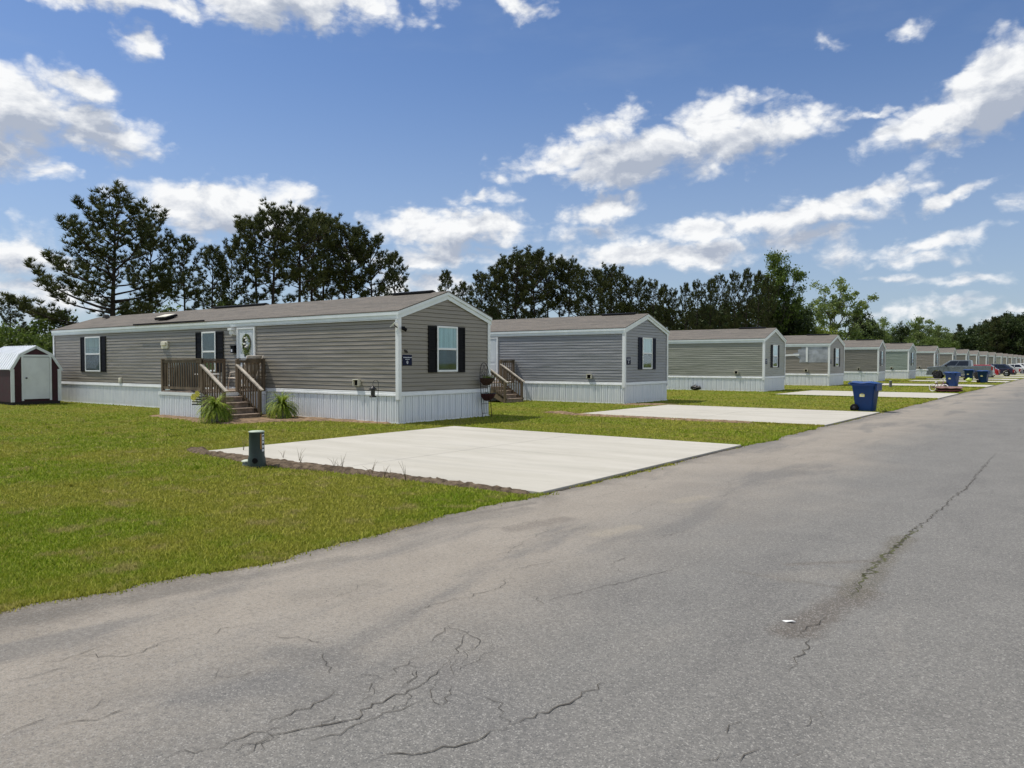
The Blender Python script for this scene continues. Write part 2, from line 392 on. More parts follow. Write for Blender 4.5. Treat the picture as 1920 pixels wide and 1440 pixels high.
def rough_patch(name, ring, m, amp, step=.09, seed=1, fade=.25):
    """bumpy soil patch inside a polygon (x,y)"""
    P = np.array(ring); x0, y0 = P.min(0); x1, y1 = P.max(0)
    xs = np.arange(x0, x1+step, step); ys = np.arange(y0, y1+step, step)
    gx, gy = np.meshgrid(xs, ys); r = np.random.default_rng(seed)
    ins = np.zeros(gx.shape, bool); dist = np.full(gx.shape, 9.)
    for (ax, ay), (bx, by) in zip(P, np.roll(P, -1, 0)):
        c = ((ay > gy) != (by > gy)) & (gx < (bx-ax)*(gy-ay)/(by-ay+1e-12)+ax); ins ^= c
        tt = np.clip(((gx-ax)*(bx-ax)+(gy-ay)*(by-ay))/((bx-ax)**2+(by-ay)**2), 0, 1)
        dist = np.minimum(dist, np.hypot(gx-ax-tt*(bx-ax), gy-ay-tt*(by-ay)))
    e = np.where(ins, np.clip(dist/fade, 0, 1), -np.clip(dist/fade, 0, 1))
    h = r.random(gx.shape); h = (h+np.roll(h, 1, 0)+np.roll(h, 1, 1)+np.roll(h, (1, 1), (0, 1)))/4
    z = .004+e*.035+np.where(ins, amp*h*np.clip(e*1.5, 0, 1), -.06)+(r.random(gx.shape)-.5)*.02
    b = MB(); ny, nx = gx.shape
    idx = [[b.p(gx[j, i]+r.uniform(-.02, .02), gy[j, i]+r.uniform(-.02, .02), z[j, i]) for i in range(nx)] for j in range(ny)]
    for j in range(ny-1):
        for i in range(nx-1): b.face((idx[j][i], idx[j][i+1], idx[j+1][i+1], idx[j+1][i]), 0, True)
    return tag(b.build(name, m, recalc=False), kind='structure')
rough_patch('soil_strip', [(-14.1, 8.1), (-13.3, 7.9), (-11.6, 7.72), (-10.4, 7.6), (-9.2, 7.83), (-7.2, 7.93), (-5.75, 8.0), (-5.75, 8.15), (-13.3, 8.15), (-13.8, 8.45)], SOIL, .05, .05, 4, .12)
rough_patch('soil_bed', [(-23.9, 12.55), (-21.3, 12.35), (-20.2, 12.0), (-19.0, 12.2), (-18.6, 13.6), (-17.6, 14.7), (-15.5, 14.95), (-15.5, 15.3), (-23.9, 15.3)], SOILR, .02, .12, 6, .25)
rough_patch('soil_edge', [(-15.4, 27.2), (-13.6, 27.9), (-13.2, 28.3), (-13.3, 29.0), (-14.3, 28.7)], SOILR, .02, .12, 7, .2)
rough_patch('soil_margin', [(-15.0, 21.6), (-13.2, 21.0), (-9, 21.05), (-7.5, 21.1), (-7.5, 21.45), (-13.3, 21.45), (-14.4, 22.3)], SOILR, .02, .1, 8, .15)

# cracks in the asphalt
def crack_ribbon(bm, pts, w, r, jag=.014, step=.04, m=0):
    P = [Vector((x, y, 0)) for x, y in pts]; out = []
    for a, c in zip(P, P[1:]):
        n = max(1, int((c-a).length/step)); d = (c-a).normalized(); s = Vector((-d.y, d.x, 0))
        for k in range(n): out.append(a+(c-a)*k/n+s*r.gauss(0, jag))
    out.append(P[-1]); N = len(out); prev = None
    for k, q in enumerate(out):
        d = (out[min(k+1, N-1)]-out[max(k-1, 0)]).normalized(); s = Vector((-d.y, d.x, 0))
        ww = w*.5*(.35+.9*r.random())*min(1, 4*(k+.3)/N, 4*(N-k-.7)/N)*.5
        a, c = q+s*ww, q-s*ww; cur = (bm.p(a.x, a.y, .0095), bm.p(c.x, c.y, .0095))
        if prev: bm.face((prev[0], prev[1], cur[1], cur[0]), m)
        prev = cur
    return out
def _l(pts): return [(x/2, 1000+y/2) for x, y in pts]
def _r(pts): return [(960+x/2, 900+y/2) for x, y in pts]
CR = [  # traced on the road surface: points, width
    (_l([(580, 880), (630, 848), (760, 832), (860, 805), (940, 775), (1080, 740)]), .012),
    (_l([(790, 878), (910, 825), (1010, 785), (1100, 765), (1200, 745), (1330, 715), (1390, 660), (1450, 640), (1520, 625), (1580, 585), (1640, 530), (1690, 490)]), .017),
    (_l([(1130, 810), (1260, 770), (1390, 725), (1430, 695), (1500, 680), (1590, 645)]), .011), (_l([(985, 738), (1080, 700), (1170, 660), (1260, 600)]), .011),
    (_l([(1465, 555), (1470, 525), (1560, 485), (1610, 470)]), .009), (_l([(1690, 490), (1700, 470), (1730, 430), (1740, 400), (1760, 380)]), .01),
    (_l([(1730, 510), (1745, 470), (1790, 430), (1800, 415), (1760, 390), (1700, 370)]), .008), (_l([(1380, 880), (1450, 850), (1540, 852), (1700, 828), (1780, 800), (1850, 770), (1920, 745)]), .017),
    (_l([(0, 770), (60, 750), (150, 715)]), .012), (_l([(140, 755), (250, 730), (330, 720), (410, 690), (490, 665)]), .01), (_l([(240, 485), (340, 470), (420, 480), (520, 460), (580, 425), (690, 410)]), .009),
    (_l([(0, 570), (100, 560), (240, 510)]), .008), (_l([(100, 520), (240, 480), (330, 450), (370, 440), (480, 425)]), .008), (_l([(760, 405), (820, 375), (900, 360), (1010, 345)]), .007),
    (_l([(1010, 380), (1030, 400), (1130, 405), (1230, 430)]), .009), (_l([(1170, 480), (1200, 465), (1205, 490), (1235, 545)]), .01), (_l([(1470, 345), (1500, 320), (1560, 300), (1640, 275), (1720, 255), (1800, 235), (1880, 215), (1920, 160)]), .009),
    (_l([(1190, 285), (1230, 255), (1300, 230), (1380, 190)]), .008), (_l([(1500, 600), (1520, 570), (1550, 555), (1560, 530)]), .009), (_l([(1660, 540), (1620, 590), (1615, 640), (1650, 665), (1680, 650), (1690, 610), (1665, 570)]), .008),
    (_l([(1600, 430), (1650, 390), (1680, 360), (1720, 385), (1740, 400)]), .009), (_l([(300, 690), (350, 650), (370, 640)]), .007), (_l([(780, 570), (870, 550), (960, 530)]), .007), (_l([(1280, 560), (1380, 545), (1450, 570)]), .007),
    (_l([(1320, 650), (1360, 610), (1400, 580), (1390, 620), (1330, 670)]), .007), (_l([(1180, 750), (1250, 700), (1340, 690)]), .008), (_l([(1050, 780), (960, 820), (900, 860)]), .009), (_l([(1690, 510), (1720, 530), (1790, 490), (1850, 450)]), .006),
    (_r([(0, 945), (50, 915), (130, 890), (190, 870), (260, 830), (350, 780), (400, 760)]), .017), (_r([(835, 1075), (880, 1055), (940, 1035)]), .013), (_r([(720, 1075), (795, 1050)]), .01), (_r([(1040, 740), (1075, 695), (1100, 665), (1130, 610)]), .015),
    (_r([(1070, 605), (1110, 570), (1160, 545), (1200, 525)]), .017), (_r([(1165, 500), (1215, 465), (1270, 458), (1300, 425), (1320, 400), (1300, 385), (1325, 365), (1360, 335), (1390, 310), (1440, 265), (1470, 235), (1500, 200), (1560, 160), (1640, 95), (1660, 70), (1710, 35), (1760, -30), (1830, -110)]), .024),
    (_r([(0, 350), (60, 330), (130, 320), (180, 300)]), .008), (_r([(370, 330), (400, 310), (435, 295)]), .01), (_r([(75, 485), (110, 465), (200, 445), (310, 420), (400, 395), (470, 380), (540, 360), (590, 350), (650, 320)]), .009), (_r([(60, 430), (110, 465), (120, 480)]), .007),
    (_r([(815, 975), (830, 945), (880, 925)]), .009), (_r([(1110, 950), (1150, 915), (1195, 885)]), .009), (_r([(1075, 1065), (1110, 1045)]), .008), (_r([(100, 230), (180, 200), (260, 185), (330, 170)]), .006), (_r([(420, 150), (500, 110), (570, 75)]), .006)]
b = MB(); rc = random.Random(5)
for pts, w in CR:
    o = crack_ribbon(b, [gp(*q) for q in pts], w, rc)
    for q in o[::9]:
        if rc.random() < .12:   # branching
            a = rc.uniform(0, 6.28); L = rc.uniform(.08, .25)
            q2 = (q.x+math.cos(a)*L, q.y+math.sin(a)*L); q3 = (q2[0]+math.cos(a+.6)*L*.6, q2[1]+math.sin(a+.6)*L*.6)
            crack_ribbon(b, [(q.x, q.y), q2, q3], w*.6, rc, .02)
for k in range(22):   # faint lengthwise cracks in the dusty lane
    y = rc.uniform(3, 24); x = rc.uniform(-5.2, -3.2); pts = [(x, y)]
    for j in range(rc.randint(3, 7)): x += rc.gauss(0, .09); y += rc.uniform(.15, .4); pts.append((x, y))
    crack_ribbon(b, pts, .007, rc, .02)
tag(b.build('road_cracks', CRACK, recalc=False), kind='structure')
b = MB()
crack_ribbon(b, [gp(*q) for q in [(1600, 1128), (1622, 1090), (1680, 1030), (1735, 985)]], .06, rc, .02)
for v in range(len(b.v)): b.v[v] = (b.v[v][0], b.v[v][1], .0072)
tag(b.build('road_crack_moss', MOSS, recalc=False), kind='structure')

# ------------------------------------------------------------------ grass
def in_rects(x, y, rects):
    k = np.zeros(x.shape, bool)
    for x0, x1, y0, y1 in rects: k |= (x > x0) & (x < x1) & (y > y0) & (y < y1)
    return k
def scatter(N, dmin, dmax, pxa=-1000, pxb=2150):
    t = (nrg.uniform(pxa, pxb, N)-960)/FPX
    u = nrg.random(N); d = 1/(1/dmin-(1/dmin-1/dmax)*u)      # even in screen height
    x = d*(.8*t-.6); y = d*(.6*t+.8)
    ok = (x < road_edge(y)+nrg.normal(-.02, .06, N)) & ~in_rects(x, y, [(a-.0, b+.02, c, e) for a, b, c, e in PADS])
    ok &= ~in_rects(x, y, [(-36.8, -15.3, yy, yy+4) for yy in HY_]+[(-23.6, -20.0, 12.87, 15.2)])
    return x[ok], y[ok], d[ok]
def blades(x, y, d, hs=1.0):
    n = len(x); a = nrg.uniform(0, 6.283, n)
    h = nrg.uniform(.012, .036, n)*hs*(1+.012*d)
    w = (.0028+.00062*d)*nrg.uniform(.7, 1.4, n)
    ln = nrg.normal(0, .5, (n, 2))*h[:, None]
    z0 = np.full(n, .001)
    A = np.stack([x-np.cos(a)*w, y-np.sin(a)*w, z0], 1); B = np.stack([x+np.cos(a)*w, y+np.sin(a)*w, z0], 1)
    T = np.stack([x+ln[:, 0], y+ln[:, 1], z0+h], 1)
    return np.stack([A, B, T], 1).reshape(-1, 3)
V = []
x, y, d = scatter(1000000, 4.6, 85.); 
soil = in_rects(x, y, [(-13.7, -5.7, 7.92, 8.2), (-11.9, -9.9, 7.68, 8.2), (-23.8, -18.8, 12.5, 15.2), (-18.8, -15.5, 14.6, 15.2)])
k = ~soil | (nrg.random(len(x)) < .12)
V.append(blades(x[k], y[k], d[k]))
n = 16000                                  # taller tufts along the road and slab edges
yy = nrg.uniform(1.5, 60, n); xx = road_edge(yy)-np.abs(nrg.normal(0, .05, n)); k = ~in_rects(xx, yy, [(-6.5, -5, c-.02, e+.02) for a, b_, c, e in PADS])
dd = np.hypot(xx, yy); V.append(blades(xx[k], yy[k], dd[k], 1.35))
for (x0, x1, y0, y1) in PADS[:5]:
    n = 5000; xx = nrg.uniform(x0, x1, n)
    for ye, sg in ((y0, -1), (y1, 1)):
        if ye == y0 and y0 < 9: continue
        ys = ye+sg*np.abs(nrg.normal(.0, .05, n)); V.append(blades(xx, ys, np.hypot(xx, ys), 1.3))
    ys = nrg.uniform(y0, y1, n); xs = x0-np.abs(nrg.normal(0, .05, n)); V.append(blades(xs, ys, np.hypot(xs, ys), 1.3))
cx = nrg.uniform(-24, -6, 260); cy = nrg.uniform(1.5, 14.5, 260)          # coarser weed clumps
for gx_, gy_ in zip(cx, cy):
    n = int(nrg.integers(20, 90)); rr_ = nrg.uniform(.04, .16); xx = gx_+nrg.normal(0, rr_, n); yy = gy_+nrg.normal(0, rr_, n)
    k = (xx < road_edge(yy)-.05) & ~in_rects(xx, yy, [(-13.5, -5.5, 7.3, 15.4), (-23.8, -15, 12.2, 15.5), (-36.5, -34, 12, 15)])
    V.append(blades(xx[k], yy[k], np.hypot(xx[k], yy[k]), nrg.uniform(1.4, 2.2)))
o = np_mesh('grass', np.concatenate(V), 3, [BLADE]); tag(o, 'mown lawn grass between the road, the slabs and the homes', 'grass', kind='stuff')

# dry weeds beside the first slab
b = MB()
for (px, py) in ((455, 848), (472, 850), (560, 868), (562, 872), (530, 862), (626, 880), (634, 880), (640, 884), (694, 893), (697, 893), (720, 898), (730, 900), (760, 905)):
    x, y = gp(px, py); h = rr.uniform(.15, .34)
    for q in range(3):
        a = rr.uniform(0, 6.3); l = rr.uniform(.02, .12)
        p1 = (x+math.cos(a)*l*.5, y+math.sin(a)*l*.5, h*.55); p2 = (x+math.cos(a)*l*1.3, y+math.sin(a)*l*1.3, h*rr.uniform(.75, 1))
        b.tube([(x, y, .02), p1, p2], [.004, .003, .001], 3)
tag(b.build('weeds', M('dry_weed', (.16, .13, .075), .9, .4, 5)), 'thin dry weed stalks sticking up along the near edge of the first slab', 'weeds', kind='stuff')

# ------------------------------------------------------------------ mobile homes
L_, W_ = 21.47, 3.99
Z0, ZE, ZP = .80, 2.95, 3.82          # floor band, eave line, ridge
COURSE = .1175
def frame_mat(which, L=L_, W=W_):
    return {'side': Matrix(((1, 0, 0, 0), (0, 0, -1, 0), (0, 1, 0, 0), (0, 0, 0, 1))),
            'gable': Matrix(((0, 0, 1, 0), (1, 0, 0, 0), (0, 1, 0, 0), (0, 0, 0, 1))),
            'back': Matrix(((-1, 0, 0, 0), (0, 0, 1, W), (0, 1, 0, 0), (0, 0, 0, 1))),
            'rear': Matrix(((0, 0, -1, -L), (-1, 0, 0, W), (0, 1, 0, 0), (0, 0, 0, 1)))}[which]
def siding(b, X, u0, u1, top, gable=False):
    b.X = X; z = Z0
    def ur(zz):
        if not gable or zz <= ZE: return u0, u1
        k = (zz-ZE)/(ZP-.03-ZE)*(u1-u0)/2; return u0+k, u1-k
    while z < top-1e-6:
        prof = [(0, .024), (.056, .016), (.058, .019), (COURSE-.010, .006), (COURSE-.009, -.014), (COURSE, -.014)]
        for (a, wa), (c, wc) in zip(prof, prof[1:]):
            za, zc = min(z+a, top), min(z+c, top)
            if zc-za < 1e-6: continue
            (p0, p1), (q0, q1) = ur(za), ur(zc)
            b.poly([(p0, za, wa), (p1, za, wa), (q1, zc, wc), (q0, zc, wc)])
        z += COURSE
        (p0, p1) = ur(min(z, top)); b.poly([(p0, min(z, top), -.014), (p1, min(z, top), -.014), (p1, min(z, top), .024), (p0, min(z, top), .024)])
def ribs(b, X, u0, u1, z0, z1, pitch=.3):
    b.X = X
    pr = [(0, -.03), (.014, -.03), (.018, .010), (.085, .013), (.097, -.004), (.118, -.004), (.13, .013), (.18, .013), (.192, -.004), (.213, -.004), (.225, .013), (.282, .010), (.286, -.03), (.3, -.03)]
    u = u0
    while u < u1-1e-6:
        for (a, wa), (c, wc) in zip(pr, pr[1:]):
            ua, uc = u+a*pitch/.3, u+c*pitch/.3
            if ua >= u1: break
            uc = min(uc, u1); b.poly([(ua, z0, wa), (uc, z0, wc), (uc, z1, wc), (ua, z1, wa)])
        u += pitch
def window(parent, X, u0, u1, z0, z1, upper=None, lower=None):
    b = MB(); b.X = X; f = .055
    b.box(u0, u0+f, z0, z1, .0, .055); b.box(u1-f, u1, z0, z1, .0, .055)
    b.box(u0+f, u1-f, z1-f, z1, .0, .053); b.box(u0+f, u1-f, z0, z0+f, .0, .057)
    zm = z0+(z1-z0)*.5; b.box(u0+f, u1-f, zm-.03, zm+.03, .0, .05)
    w = b.build('window', TRIM, parent, bevel=.004, seg=1)
    for (a, c, mt, ins) in ((zm+.03, z1-f, upper or BLIND, 0), (z0+f, zm-.03, lower or INNER, .012)):
        p = MB(); p.X = X; p.box(u0+f+ins, u1-f-ins, a+ins, c-ins, .040-ins*.5, .043-ins*.5); p.build('pane', GLASS, w)
        q = MB(); q.X = X; q.box(u0+f, u1-f, a, c, .0265, .0285); q.build('curtain', mt, w)
    return w
def shutter(parent, X, u0, u1, z0, z1, m=None):
    b = MB(); b.X = X; zm = (z0+z1)/2; f = .045
    b.box(u0, u0+f, z0, z1, .0, .045); b.box(u1-f, u1, z0, z1, .0, .045)
    for a, c in ((z0, z0+.06), (zm-.03, zm+.03), (z1-.06, z1)): b.box(u0+f, u1-f, a, c, .0, .043)
    for a, c in ((z0+.06, zm-.03), (zm+.03, z1-.06)):
        b.box(u0+f, u1-f, a, c, .0, .024)
        n = 12
        for k in range(n):
            zz = a+(c-a)*(k+.3)/n; b.poly([(u0+f, zz, .04), (u1-f, zz, .04), (u1-f, zz+(c-a)/n*.8, .026), (u0+f, zz+(c-a)/n*.8, .026)])
    return b.build('shutter', m or BLACK, parent)
def door(parent, X, u0, u1, z0, z1):
    f = .07
    b = MB(); b.X = X; b.box(u0+f, u1-f, z0+.03, z1-f, .0, .03)
    for a, c in ((z0+.12, z0+.72), (z0+.84, z1-f-.12)):
        for p, q in ((u0+f+.1, u0+.47), (u0+.55, u1-f-.1)): b.box(p, q, a, c, .03, .037)
    d = b.build('door', DOORW, parent, bevel=.004, seg=1)
    b = MB(); b.X = X
    b.box(u0, u0+f, z0, z1, .0, .06); b.box(u1-f, u1, z0, z1, .0, .06); b.box(u0+f, u1-f, z1-f, z1, .0, .058); b.box(u0+f, u1-f, z0, z0+.03, .0, .06)
    b.build('frame', TRIM, d, bevel=.004, seg=1)
    b = MB(); b.X = X; um = (u0+u1)/2-.06; b.box(um-.035, um+.035, z0+1.0, z1-f-.22, .03, .042); b.build('glass_slit', INNER, d)
    b = MB(); b.X = X; b.tube([(u0+.16, z0+.78, .03), (u0+.16, z0+.78, .09)], .028, 10); b.build('handle', DARKM, d)
    b = MB(); b.X = X; b.tube([(u0+.16, z0+.93, .03), (u0+.16, z0+.93, .055)], .025, 10); b.build('deadbolt', DARKM, d)
    return d
def slab(b, pts, th, m=0):
    """thick quad: pts top corners, thickness straight down"""
    t = [b.p(*q) for q in pts]; u = [b.p(q[0], q[1], q[2]-th) for q in pts]
    b.face(t, m); b.face(u[::-1], m)
    for i in range(len(pts)): j = (i+1) % len(pts); b.face((t[j], t[i], u[i], u[j]), m)
def make_home(label, cat, loc, sid, group, detail=True, vis_shut=None):
    h = thing('mobile_home', label, cat, loc, 0, group)
    S, G, Bk, Rr = (frame_mat(k) for k in ('side', 'gable', 'back', 'rear'))
    b = MB(); siding(b, S, -L_, 0, ZE+.02); siding(b, G, 0, W_, ZP-.04, True); siding(b, Bk, 0, L_, ZE+.02); siding(b, Rr, 0, W_, ZP-.04, True)
    b.build('wall', sid, h, recalc=False)
    b = MB(); ribs(b, S, -L_, 0, .03, Z0-.02); ribs(b, G, 0, W_, .03, Z0-.02, .266); ribs(b, Bk, 0, L_, .03, Z0-.02); ribs(b, Rr, 0, W_, .03, Z0-.02)
    b.build('skirting', VIN, h, recalc=False)
    b = MB(); o = .03
    for za, zc, oo in ((-.02, .035, .02), ):
        b.box(-L_-oo, oo, -oo, 0, za, zc); b.box(-L_-oo, oo, W_, W_+oo, za, zc); b.box(0, oo, 0, W_, za, zc); b.box(-L_-oo, -L_, 0, W_, za, zc)
    b.build('base_rail', TRIM, h)
    b = MB()   # white cap with a sloping lip all round, over the skirting
    for X, u0, u1 in ((S, -L_-.03, .03), (G, 0.0, W_), (Bk, -.03, L_+.03), (Rr, 0, W_)):
        b.X = X
        pr = [(Z0-.035, .012), (Z0-.03, .040), (Z0+.02, .036), (Z0+.026, .028), (Z0+.075, .026), (Z0+.09, .004)]
        for (a, wa), (c, wc) in zip(pr, pr[1:]): b.poly([(u0, a, wa), (u1, a, wa), (u1, c, wc), (u0, c, wc)])
    b.build('skirting_cap', TRIM, h, recalc=False)
    for (cx, cy) in ((0, 0), (0, W_), (-L_, 0), (-L_, W_)):
        b = MB(); sx = 1 if cx == 0 else -1; sy = -1 if cy == 0 else 1
        xs = sorted((cx-sx*.075, cx+sx*.048)); ys = sorted((cy+sy*.022, cy+sy*.048)); b.box(*xs, *ys, Z0-.14, ZE+.01)
        xs = sorted((cx+sx*.022, cx+sx*.0475)); ys = sorted((cy-sy*.075, cy+sy*.022)); b.box(*xs, *ys, Z0-.139, ZE+.0)
        b.build('corner_trim', TRIM, h, bevel=.004, seg=1)
    # roof
    ov, og = .09, .09; yc = W_/2; zr = ZP; ze = 3.145
    sl = (zr-ze)/(yc+ov)
    b = MB()
    slab(b, [(-L_-og, -ov, ze), (og, -ov, ze), (og, yc, zr), (-L_-og, yc, zr)], .03)
    slab(b, [(og, W_+ov, ze), (-L_-og, W_+ov, ze), (-L_-og, yc, zr), (og, yc, zr)], .03)
    rf = b.build('roof', ROOF, h)
    for y in (-ov+.004, W_+ov-.026):      # eaves: two stepped boards
        inn = .02 if y < 0 else -.02
        b = MB(); b.box(-L_-og+.03, og-.03, y, y+.022, ze-.125, ze-.028); b.box(-L_-og+.034, og-.034, y+inn, y+inn+.022, ze-.25, ze-.10)
        b.box(-L_-og+.038, og-.038, min(y+inn, -.0) if y < 0 else W_, .0 if y < 0 else y+inn, ze-.235, ze-.225)
        b.build('fascia', FASC, h)
    for gx, sgn in ((0, 1), (-L_, -1)):   # rakes
        b = MB()
        for y0, y1 in ((-ov, yc), (W_+ov, yc)):
            for wd, dz0, dz1, off in ((.022, .03, .12, og-.004), (.022, .105, .245, og-.035)):
                x1 = gx+sgn*off; x0 = x1-sgn*wd
                za, zc = ze, zr
                yy0 = y0
                pts = [(yy0, za-dz1), (y1, zc-dz1), (y1, zc-dz0), (yy0, za-dz0)]
                ia = [b.p(x1, p, q) for p, q in pts]; ib = [b.p(x0, p, q) for p, q in pts]
                b.face(ia); b.face(ib[::-1])
                for i in range(4): b.face((ia[i], ib[i], ib[(i+1) % 4], ia[(i+1) % 4]))
        b.build('rake_board', FASC, h)
    if detail:
        for xa, xb in ((-12.1, -8.8), (-2.2, -.55)):
            b = MB(); b.X = None
            slab(b, [(xa, yc-.13, zr+.035), (xb, yc-.13, zr+.035), (xb, yc, zr+.07), (xa, yc, zr+.07)], .05)
            slab(b, [(xb, yc+.13, zr+.035), (xa, yc+.13, zr+.035), (xa, yc, zr+.07), (xb, yc, zr+.07)], .05)
            b.build('ridge_vent', BLACK, rf)
    G1 = G
    window(h, G1, 1.54, 2.45, 1.43, 2.78)
    shutter(h, G1, 1.17, 1.535, 1.41, 2.77, vis_shut); shutter(h, G1, 2.455, 2.80, 1.41, 2.77, vis_shut)
    b = MB(); b.X = G; b.box(.13, .50, 1.62, 1.92, .012, .034)
    sg = b.build('sign_plaque', SIGN, h, bevel=.004, seg=1)
    if detail:
        b = MB(); b.X = G; r2 = random.Random(2); u = .155
        while u < .475: w = r2.uniform(.014, .024); b.box(u, u+w, 1.835, 1.855+.006*r2.random(), .034, .036); u += w+.007
        b.build('lettering', SIGNW, sg); b = MB(); b.X = G
        u = .235
        while u < .385: w = r2.uniform(.014, .024); b.box(u, u+w, 1.785, 1.805, .034, .036); u += w+.007
        b.build('lettering', SIGNW, sg)
        b = MB(); b.X = G
        ring = [(.315+.035*math.cos(a)*(1 if math.sin(a) > 0 else .85), 1.71+.045*math.sin(a)) for a in [k*6.283/14 for k in range(14)]]
        b.face([b.p(u, z, .0365) for u, z in ring]); b.X = G
        b.build('emblem', SIGNW, sg, recalc=False)
        b = MB(); b.X = G; b.box(.306, .324, 1.70, 1.735, .0365, .038); b.build('emblem_mark', SIGN, sg)
        # outlet hood low on the long wall
        X = S
        b = MB(); b.X = X; b.box(-1.75, -1.52, 1.03, 1.22, .0, .05); b.box(-1.75, -1.52, 1.20, 1.225, .05, .13); b.box(-1.75, -1.73, 1.03, 1.2, .05, .12); b.box(-1.54, -1.52, 1.03, 1.2, .05, .12)
        v = b.build('vent_hood', CREAM, h)
        b = MB(); b.X = X; b.box(-1.725, -1.545, 1.045, 1.195, .05, .058); b.build('flap', BLACK, v)
    door(h, S, -7.57, -6.56, .90, 2.88)
    return h
names = ['taupe', 'blue', 'khaki', 'brown', 'dark', 'sage', 'clay', 'brown', 'dark', 'taupe', 'clay', 'dark', 'khaki', 'taupe', 'brown', 'blue', 'clay', 'taupe', 'dark', 'brown', 'taupe', 'clay', 'khaki']
desc = {'taupe': 'taupe', 'blue': 'blue-grey', 'khaki': 'pale khaki', 'brown': 'brown-grey', 'dark': 'dark taupe', 'sage': 'sage green', 'clay': 'clay brown'}
ordn = ['first', 'second', 'third', 'fourth', 'fifth', 'sixth', 'seventh', 'eighth', 'ninth', 'tenth', 'eleventh', 'twelfth', 'thirteenth', 'fourteenth', 'fifteenth', 'sixteenth', 'seventeenth', 'eighteenth', 'nineteenth', 'twentieth', 'twenty-first', 'twenty-second', 'twenty-third']
HG = 'mobile homes in a row along the road'
XF = -15.30
h1 = make_home('nearest mobile home, long taupe siding with wooden porch and black shuttered windows', 'mobile home', (XF, HY_[0], 0), SID['taupe'], HG)
proto = make_home('second mobile home from the left, blue-grey siding with navy shutters', 'mobile home', (XF, HY_[1], 0), SID['blue'], HG, True, NAVY)
ch0 = kids(proto)
extra = {2: 'third mobile home in the row, pale khaki siding with black shutters', 3: 'fourth mobile home in the row, brown siding torn off above to bare silver sheathing',
         4: 'fifth mobile home in the row, plain dark taupe wall behind the nearest blue bin', 5: 'sixth mobile home in the row, the sage green one',
         6: 'seventh mobile home in the row, clay brown siding above the grey pickup truck'}
homes = [h1, proto]
for i in range(2, len(HY_)):
    c = proto.copy(); COL.objects.link(c); c.location = (XF, HY_[i], 0); c.rotation_euler = (0, 0, R({2: .8, 3: -.6, 4: 3.2, 5: -.5, 6: .8, 7: 1.5}.get(i, 0)))
    c['label'] = extra.get(i, ordn[i]+' mobile home in the receding row, '+desc[names[i]]+' siding with white trim')
    homes.append(c)
    for p in ch0:
        nm = p.name.split('.')[0]
        if i > 9 and nm in ('vent_hood', 'base_rail', 'door'): continue
        q = p.copy(); COL.objects.link(q); q.parent = c
        if nm == 'wall': q.data = q.data.copy(); q.data.materials[0] = SID[names[i]]
        if nm == 'shutter': q.data = q.data.copy(); q.data.materials[0] = BLACK
        if i <= 9 or nm == 'window':
            for p2 in kids(p):
                q2 = p2.copy(); COL.objects.link(q2); q2.parent = q
# extras on the nearest home
S, G = frame_mat('side'), frame_mat('gable')
def hx(x): return x-XF
window(h1, S, hx(-33.78), hx(-32.45), 1.33, 2.78, BLINDG, INNER)
shutter(h1, S, hx(-34.2), hx(-33.79), 1.32, 2.77); shutter(h1, S, hx(-32.44), hx(-32.0), 1.32, 2.77)
window(h1, S, hx(-24.98), hx(-24.13), 1.39, 2.78, INNER, INNER)
shutter(h1, S, hx(-25.38), hx(-24.99), 1.38, 2.77); shutter(h1, S, hx(-24.12), hx(-23.68), 1.38, 2.77)
def on_side(name, m, fn, bevel=.004):
    b = MB(); b.X = S; fn(b); return b.build(name, m, h1, bevel=bevel, seg=1)
pl = on_side('porch_light', TRIM, lambda b: (b.box(hx(-23.22), hx(-22.94), 2.62, 2.86, 0, .05), b.box(hx(-23.2), hx(-22.96), 2.78, 2.86, .05, .18)))
b = MB(); b.X = S; b.box(hx(-23.17), hx(-22.99), 2.64, 2.78, .05, .15); b.build('lamp_glass', M('frosted_glass', (.7, .72, .7), .2, .1, 5), pl, bevel=.02)
vc = on_side('vent_hood', CREAM, lambda b: (b.box(hx(-27.66), hx(-27.24), 2.22, 2.5, 0, .06), b.box(hx(-27.6), hx(-27.3), 2.34, 2.46, .06, .12)))
on_side('outlet_box', CREAM, lambda b: (b.box(hx(-30.94), hx(-30.74), .9, 1.1, 0, .06), b.box(hx(-30.9), hx(-30.78), .94, 1.06, .06, .075)))
mbx = on_side('mailbox', BLACK, lambda b: (b.box(hx(-23.13), hx(-22.92), 2.02, 2.26, .02, .12), b.box(hx(-23.15), hx(-22.9), 2.24, 2.28, .02, .14)))
b = MB(); b.X = S; b.box(hx(-23.1), hx(-23.02), 2.06, 2.15, .12, .124); b.build('mailbox_label', SIGNW, mbx)
for (u, z) in ((.17, 1.955), (.26, 1.945)):
    pass
cu = bpy.data.curves.new('house_number', 'FONT'); cu.body = '96'; cu.size = .15; cu.extrude = .004
tmp = bpy.data.objects.new('tmp', cu); me = bpy.data.meshes.new_from_object(tmp); me.materials.append(BLACK)
num = bpy.data.objects.new('house_number', me); COL.objects.link(num); num.parent = h1
num.matrix_local = Matrix.Translation((.030, .19, 1.965)) @ Matrix(((0, 0, 1, 0), (1, 0, 0, 0), (0, 1, 0, 0), (0, 0, 0, 1)))
bpy.data.objects.remove(tmp)
b = MB(); b.tube([(.02, .10, 2.68), (.14, .10, 2.68)], .025, 8); b.tube([(.10, .05, 2.66), (.17, .15, 2.60)], .05, 10); b.build('security_camera', BLACK, h1)
